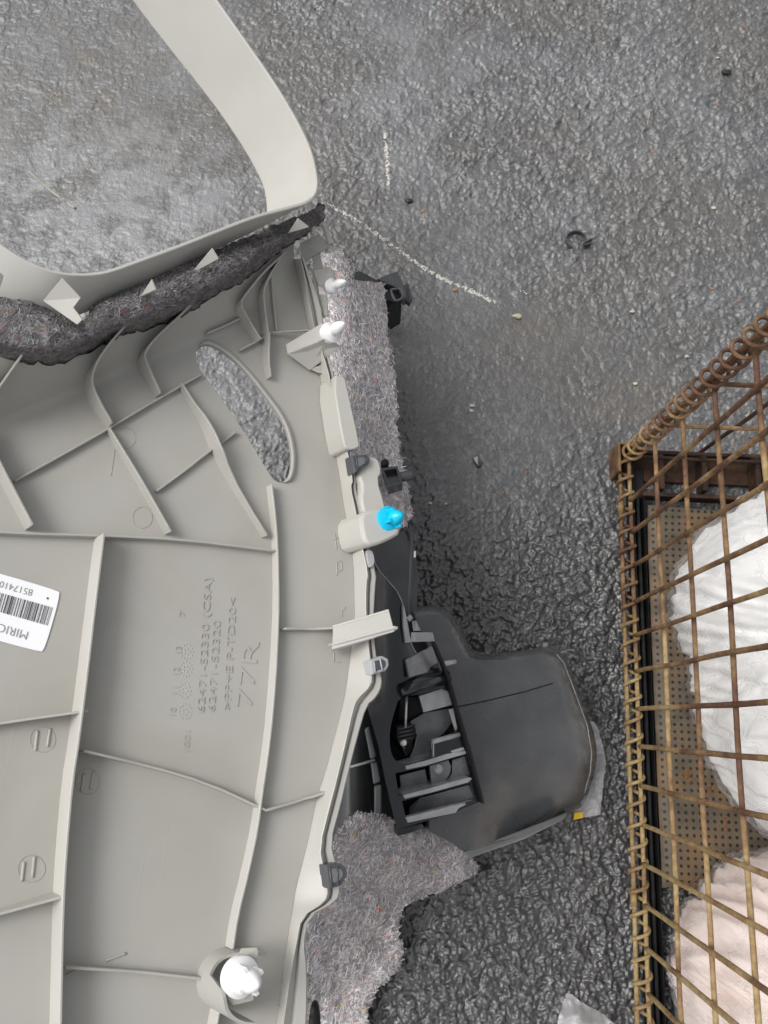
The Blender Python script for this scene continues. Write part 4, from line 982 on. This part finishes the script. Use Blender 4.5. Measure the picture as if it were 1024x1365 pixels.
cbox(CXW + .0125, CXW + .0175, YE, YC - .06, .0145, .032, 'black_matte', 'rubber_strip', .002)
cbox(CXW + .0225, CXW + .0235, YE, YC - .06, .0, .034, 'black_matte', 'base_angle')
# perforated mat lying in the crate
ft = thing('perforated_mat', 'worn brown perforated mat on the floor of the wire crate', 'mat', (CXW + .2, YC - .4, .035))
def fm(u, v):
    x_ = CXW + .0245 + u * .74; y_ = YC - .078 - v * .52 - .012 * math.sin(u * 3.1) ; return (x_, y_, .038 + .008 * math.exp(-v * 14) * 1 + .002 * nz(u * 6, v * 6))
rows_ = [[fm(u / 40, v / 40) for u in range(41)] for v in range(41)]
P, F = strip(rows_, .004); link('mat_sheet', mesh(P, F), 'perforated_floor', ft)
dk = thing('dark_cloth', 'dark navy cloth bundled on the crate floor below the pink bundle', 'cloth', (CXW + .3, YC - .75, .03))
rows_ = [[(CXW + .03 + u * .018, YC - .63 - v * .02, .048 + .012 * nz(u * .5, v * .5, 4) + .01 * nz(u * 1.2, v * 1.2, 9)) for u in range(40)] for v in range(20)]
P, F = strip(rows_, .006); link('cloth_sheet', mesh(P, F), 'navy_cloth', dk)

# ------------------------------------------------------------------ wrapped bundles in the crate
def bundle(name, label, foot, zb_, ztop, cen, mt, fm_, seed, wr_=.012):
    """foot: pixel outline of the foot on the crate floor; swells a little, folds, closes over the top"""
    fo = np.array([G(a, b_, zb_ + .035)[:2] for a, b_ in dens(chaikin(foot, 2, True), 5, True)]); c_ = np.array(cen(fo)) if callable(cen) else fo.mean(0)
    n_ = len(fo); th = thing(name, label, 'bag', (c_[0], c_[1], zb_), 'wrapped bundles in the wire crate')
    def shape(scale, zz, amp, sd):
        rows_ = []; m_ = 70
        for i in range(m_ + 1):
            t_ = i / m_; ang = t_ * math.pi / 2
            if t_ < .12: rad = .93 + .07 * math.sin(t_ / .12 * math.pi / 2); z_ = zb_ + (zz - zb_) * .10 * (t_ / .12)
            else:
                s_ = (t_ - .12) / .88; rad = math.cos(s_ * math.pi / 2) ** .62; z_ = zb_ + (zz - zb_) * (.10 + .90 * math.sin(s_ * math.pi / 2) ** .85)
            row = []
            for q in range(n_ + 1):
                f = fo[q % n_]; d = f - c_; p = c_ + d * rad * scale
                an_ = math.atan2(d[1], d[0]); fold = 1.0 * nz(p[0] * 7, p[1] * 7 + sd, z_ * 6) - 1.3 * abs(nz(an_ * 5 + 9 * z_, z_ * 3 + p[1] * 4, sd)) - .8 * abs(nz(an_ * 11 - 14 * z_, z_ * 5, sd + 3)) + .6
                L_ = np.linalg.norm(d) + 1e-6; p = p + d / L_ * fold * amp * min(1, rad * 2 + .1)
                p[0] = max(p[0], CXW + .014 + .003 * fold)
                row.append((p[0], p[1], z_ + fold * amp * .6 * (1 - rad * .7) ** .5 if t_ > .05 else z_))
            rows_.append(row)
        return strip(rows_)
    P, F = shape(.955, ztop - .008, wr_, seed); link('contents', mesh(P, F), mt, th)
    P, F = shape(1.0, ztop, wr_, seed); link('wrapping_film', mesh(P, F), fm_, th)
    return th
bundle('wrapped_bundle', 'white bundle in clear plastic film behind the wire mesh, on the perforated mat', [(1015, 655), (960, 690), (925, 715), (915, 740), (897, 785), (893, 815), (905, 845), (918, 870), (922, 905), (926, 945), (938, 1000), (952, 1035), (985, 1080), (1030, 1120), (1120, 1130), (1230, 1060), (1250, 860), (1200, 700), (1100, 640)], .036, .36, None, 'white_bundle', 'clear_film', 2, .017)
bundle('wrapped_bundle', 'pinkish cloth bundle in clear plastic film, beside the white bundle at the crate side', [(1010, 1128), (960, 1160), (925, 1195), (910, 1230), (904, 1270), (908, 1310), (918, 1350), (940, 1420), (1050, 1500), (1180, 1440), (1200, 1250), (1120, 1150)], .036, .30, None, 'pink_bundle', 'clear_film', 8, .017)

# ------------------------------------------------------------------ small things on the asphalt
# crumpled film at the foot of the crate
sc = [(752, 1322), (757, 1320), (772, 1332), (800, 1347), (822, 1364), (850, 1400), (800, 1440), (730, 1430), (735, 1390), (742, 1350)]
def fS(a, b_):
    p = G(a, b_); d = float(dist_poly(sc, np.array([a]), np.array([b_]), True)[0])
    return np.array([p[0], p[1], .010 + .02 * float(sm(0, 22, d)) + .014 * abs(nz(a, b_, 3, .06)) + .008 * nz(a, b_, 6, .15)])
P, F = sheet(sc, fS, 4); tag(link('plastic_film', mesh(P, F), 'milky_film'), 'crumpled clear plastic film lying on the asphalt beside the crate', 'plastic film')
# ring clamp
hr = thing('hose_clamp', 'small open black plastic ring clamp lying on the asphalt', 'clamp', tuple(on_ground(768, 322)))
pc = G(767, 322); r0 = .0165
arcp = [(pc[0] + r0 * math.cos(t_) * (1 + .04 * math.sin(3 * t_)), pc[1] + r0 * math.sin(t_) * .96) for t_ in np.linspace(math.radians(-20), math.radians(250), 40)]
zg = max(gz(a, b_) for a, b_ in arcp) - .003
def band(pts, w_, t_):
    rows_ = []; A_ = np.array(pts); tg = np.gradient(A_, axis=0); nn = np.stack([tg[:, 1], -tg[:, 0]], 1); nn /= np.linalg.norm(nn, axis=1, keepdims=True)
    o_ = A_ + nn * t_; i_ = A_ - nn * t_
    return strip([[(*p, zg) for p in i_], [(*p, zg + w_) for p in i_], [(*p, zg + w_) for p in o_], [(*p, zg) for p in o_]])
P, F = band(arcp, .008, .0011); link('ring_band', mesh(P, F), 'black_satin', hr, smooth=35)
e0 = np.array(arcp[0]); 
for k_, dd in ((0, (.013, .008)), (1, (.011, .003))):
    P, F = boxv((e0[0] + dd[0] * .5 - .002, e0[1] + dd[1] * .5 - .001 - .004 * k_, zg + .005), (dd[0] * .55, dd[1] * .55, 0), (-.0006, .0011, 0), (0, 0, .0045)); bevel(link('clamp_ear', mesh(P, F), 'black_satin', hr, smooth=False), .0005, 1)
# broken bit of black clip
c0 = on_ground(636, 616)
sh = thing('plastic_fragment', 'tiny broken black plastic fragment with a pale facet on the asphalt', 'fragment', tuple(c0))
P, F = prism([c0 + np.array(q) for q in ((-.008, .007, .004), (.001, .008, .007), (.008, .0, .005), (.006, -.007, .003), (.001, -.009, .004), (-.004, -.002, .006))], (0, 0, -.008)); bevel(link('fragment_body', mesh(P, F), 'black_satin', sh, smooth=False), .001, 1)
P, F = prism([c0 + np.array(q) for q in ((-.006, .006, .0068), (.0005, .007, .0082), (.001, -.006, .0062), (-.003, -.001, .0072))], (0, 0, -.002)); link('pale_facet', mesh(P, F), 'pad_grey', sh, smooth=False)
# twig
tw = [on_ground(a, b_, .002) for a, b_ in chaikin([(38, 227), (52, 240), (66, 252), (80, 262), (90, 270), (100, 277)], 1)]
zt = max(p[2] for p in tw) - .002
for i, p in enumerate(tw): p[2] = zt + .002 * math.sin(i * .7) - .001
P, F = tube(tw, [.0018 + .0005 * math.sin(i * 1.3) for i in range(len(tw))], 8); tag(link('twig', mesh(P, F), 'twig_bark'), 'thin pale dry twig on the ground inside the window opening', 'twig')
# crumbly white streaks: flakes pressed into the surface
def streak(line, label, wd, n_, seed, prof):
    R = random.Random(seed); parts = []; L = dens(line, 1.0)
    for q in range(n_):
        t_ = R.random(); k_ = int(t_ * (len(L) - 1))
        if R.random() > prof(t_): continue
        a, b_ = L[k_]; a += R.gauss(0, wd); b_ += R.gauss(0, wd); p = on_ground(a, b_, -.0012); s_ = R.uniform(.0005, .0017) * (.65 + .5 * prof(t_))
        m_ = R.choice((5, 6, 7)); a0 = R.random() * 6
        pts = [p + np.array([s_ * R.uniform(.6, 1.2) * math.cos(a0 + 2 * math.pi * i / m_), s_ * R.uniform(.6, 1.2) * math.sin(a0 + 2 * math.pi * i / m_), R.uniform(.0004, .0010)]) for i in range(m_)]
        parts.append(prism(pts, (0, 0, -.0016)))
    return tag(link('chalk_streak', mesh(*merge(parts)), 'chalk', smooth=False), label, 'chalk mark')
streak(chaikin([(437, 270), (455, 281), (480, 295), (505, 313), (535, 336), (560, 352), (590, 371), (615, 381), (640, 392), (660, 402)], 2), 'long crumbly white chalk streak running out from the panel corner', 1.25, 3000, 3, lambda t_: (.30 + .7 * float(sm(.40, .8, t_))) * (.55 + .8 * float(sm(.38, .6, .5 + .5 * nz(t_ * 34, 3, 1)))))
streak(chaikin([(513, 180), (515, 195), (517, 215), (517, 232), (518, 247)], 1), 'short faint white chalk streak standing apart on the asphalt', 1.1, 650, 4, lambda t_: 0.8 * (.35 + float(sm(.4, .6, .5 + .5 * nz(t_ * 14, 7, 1)))))
streak(chaikin([(690, 385), (697, 389), (703, 392)], 1), 'tiny white chalk crumbs beyond the end of the long streak', 1.4, 22, 5, lambda t_: .8)
# pebbles and dry bits
def pebble(px, py, r, mt, label, seed, group=None):
    R = random.Random(seed); p = on_ground(px, py, r * .25); V_, F_ = lathe(p, (R.gauss(0, .2), R.gauss(0, .2), 1), [(r * .5, -r * .6), (r, -r * .2), (r * .95, r * .2), (r * .55, r * .5), (r * .1, r * .55)], 9)
    V_ = [v + np.array([R.gauss(0, r * .1), R.gauss(0, r * .1) , 0]) + (np.asarray(v) - p) * np.array([.35, -.15, -.1]) for v in V_]
    return tag(link('pebble', mesh(V_, F_), mt, smooth=30), label, 'pebble', group)
pebble(690, 421, .0062, 'pebble_tan', 'tan pebble on the asphalt near the end of the long chalk streak', 1)
pebble(546, 268, .0058, 'pebble_dark', 'dark round pebble on the asphalt beside the long chalk streak', 2)
pebble(968, 97, .0068, 'pebble_dark', 'dark pebble lying alone on coarse asphalt', 3)
for i, (a, b_, r_) in enumerate(((952, 277, .0042), (843, 415, .004), (847, 511, .0038), (630, 540, .0045), (629, 547, .0034), (916, 475, .0036), (573, 671, .003), (594, 672, .003), (957, 77, .003))):
    pebble(a, b_, r_ * .8, 'pad_grey' if i % 2 else 'pebble_tan', 'tiny pale stone chip loose on the asphalt', 10 + i, 'pale stone chips on the asphalt')
def leaf(px, py, L, a, seed, z=None, fat=.16):
    R = random.Random(seed); p = on_ground(px, py, .001) if z is None else G(px, py, z); d = np.array([math.cos(a), math.sin(a), 0]); s_ = np.array([-d[1], d[0], 0]); n_ = 7; A_, B_ = [], []
    for i in range(n_):
        t_ = i / (n_ - 1); w_ = L * fat * math.sin(math.pi * (.08 + .88 * t_)); c_ = p + d * L * (t_ - .5) + s_ * L * .12 * math.sin(t_ * 3) + np.array([0, 0, .0012 * math.sin(t_ * 3.1) + .0008])
        A_.append(c_ - s_ * w_ + np.array([0, 0, .0006])); B_.append(c_ + s_ * w_ + np.array([0, 0, .0006]))
    P, F = strip([A_, [(x_ + y_) / 2 - np.array([0, 0, .0005]) for x_, y_ in zip(A_, B_)], B_], .0003)
    return P, F
for i, (a, b_, L, an) in enumerate(((606, 388, .011, .1), (632, 413, .006, 1.4), (520, 228, .008, 1.1), (590, 15, .009, 1.6), (992, 38, .009, 1.7), (870, 203, .007, .5), (563, 283, .008, .3), (586, 612, .006, .7), (702, 630, .006, 1.2), (671, 657, .006, .2), (948, 385, .007, 2.8), (984, 402, .007, .4), (958, 140, .006, 2.2), (775, 196, .007, 1.0))):
    P, F = leaf(a, b_, L, an, i); tag(link('dry_leaf_fragment', mesh(P, F), 'dry_leaf'), 'tiny orange dry leaf fragment on the asphalt', 'leaf fragment', 'dry leaf fragments on the asphalt')
for i, (a, b_) in enumerate(((922, 1030), (945, 1048), (926, 1178), (967, 1098), (912, 1036))):
    parts = []; R = random.Random(i)
    for q in range(9):
        parts.append(leaf(a + R.gauss(0, 5), b_ + R.gauss(0, 6), R.uniform(.006, .014), R.uniform(0, 3), q, .0425 + q * .0003, .04))
    tag(link('pine_needles', mesh(*merge(parts)), 'needle_brown'), 'small clump of dry orange-brown needles on the perforated mat in the crate', 'dry needles', 'clumps of dry needles in the crate')
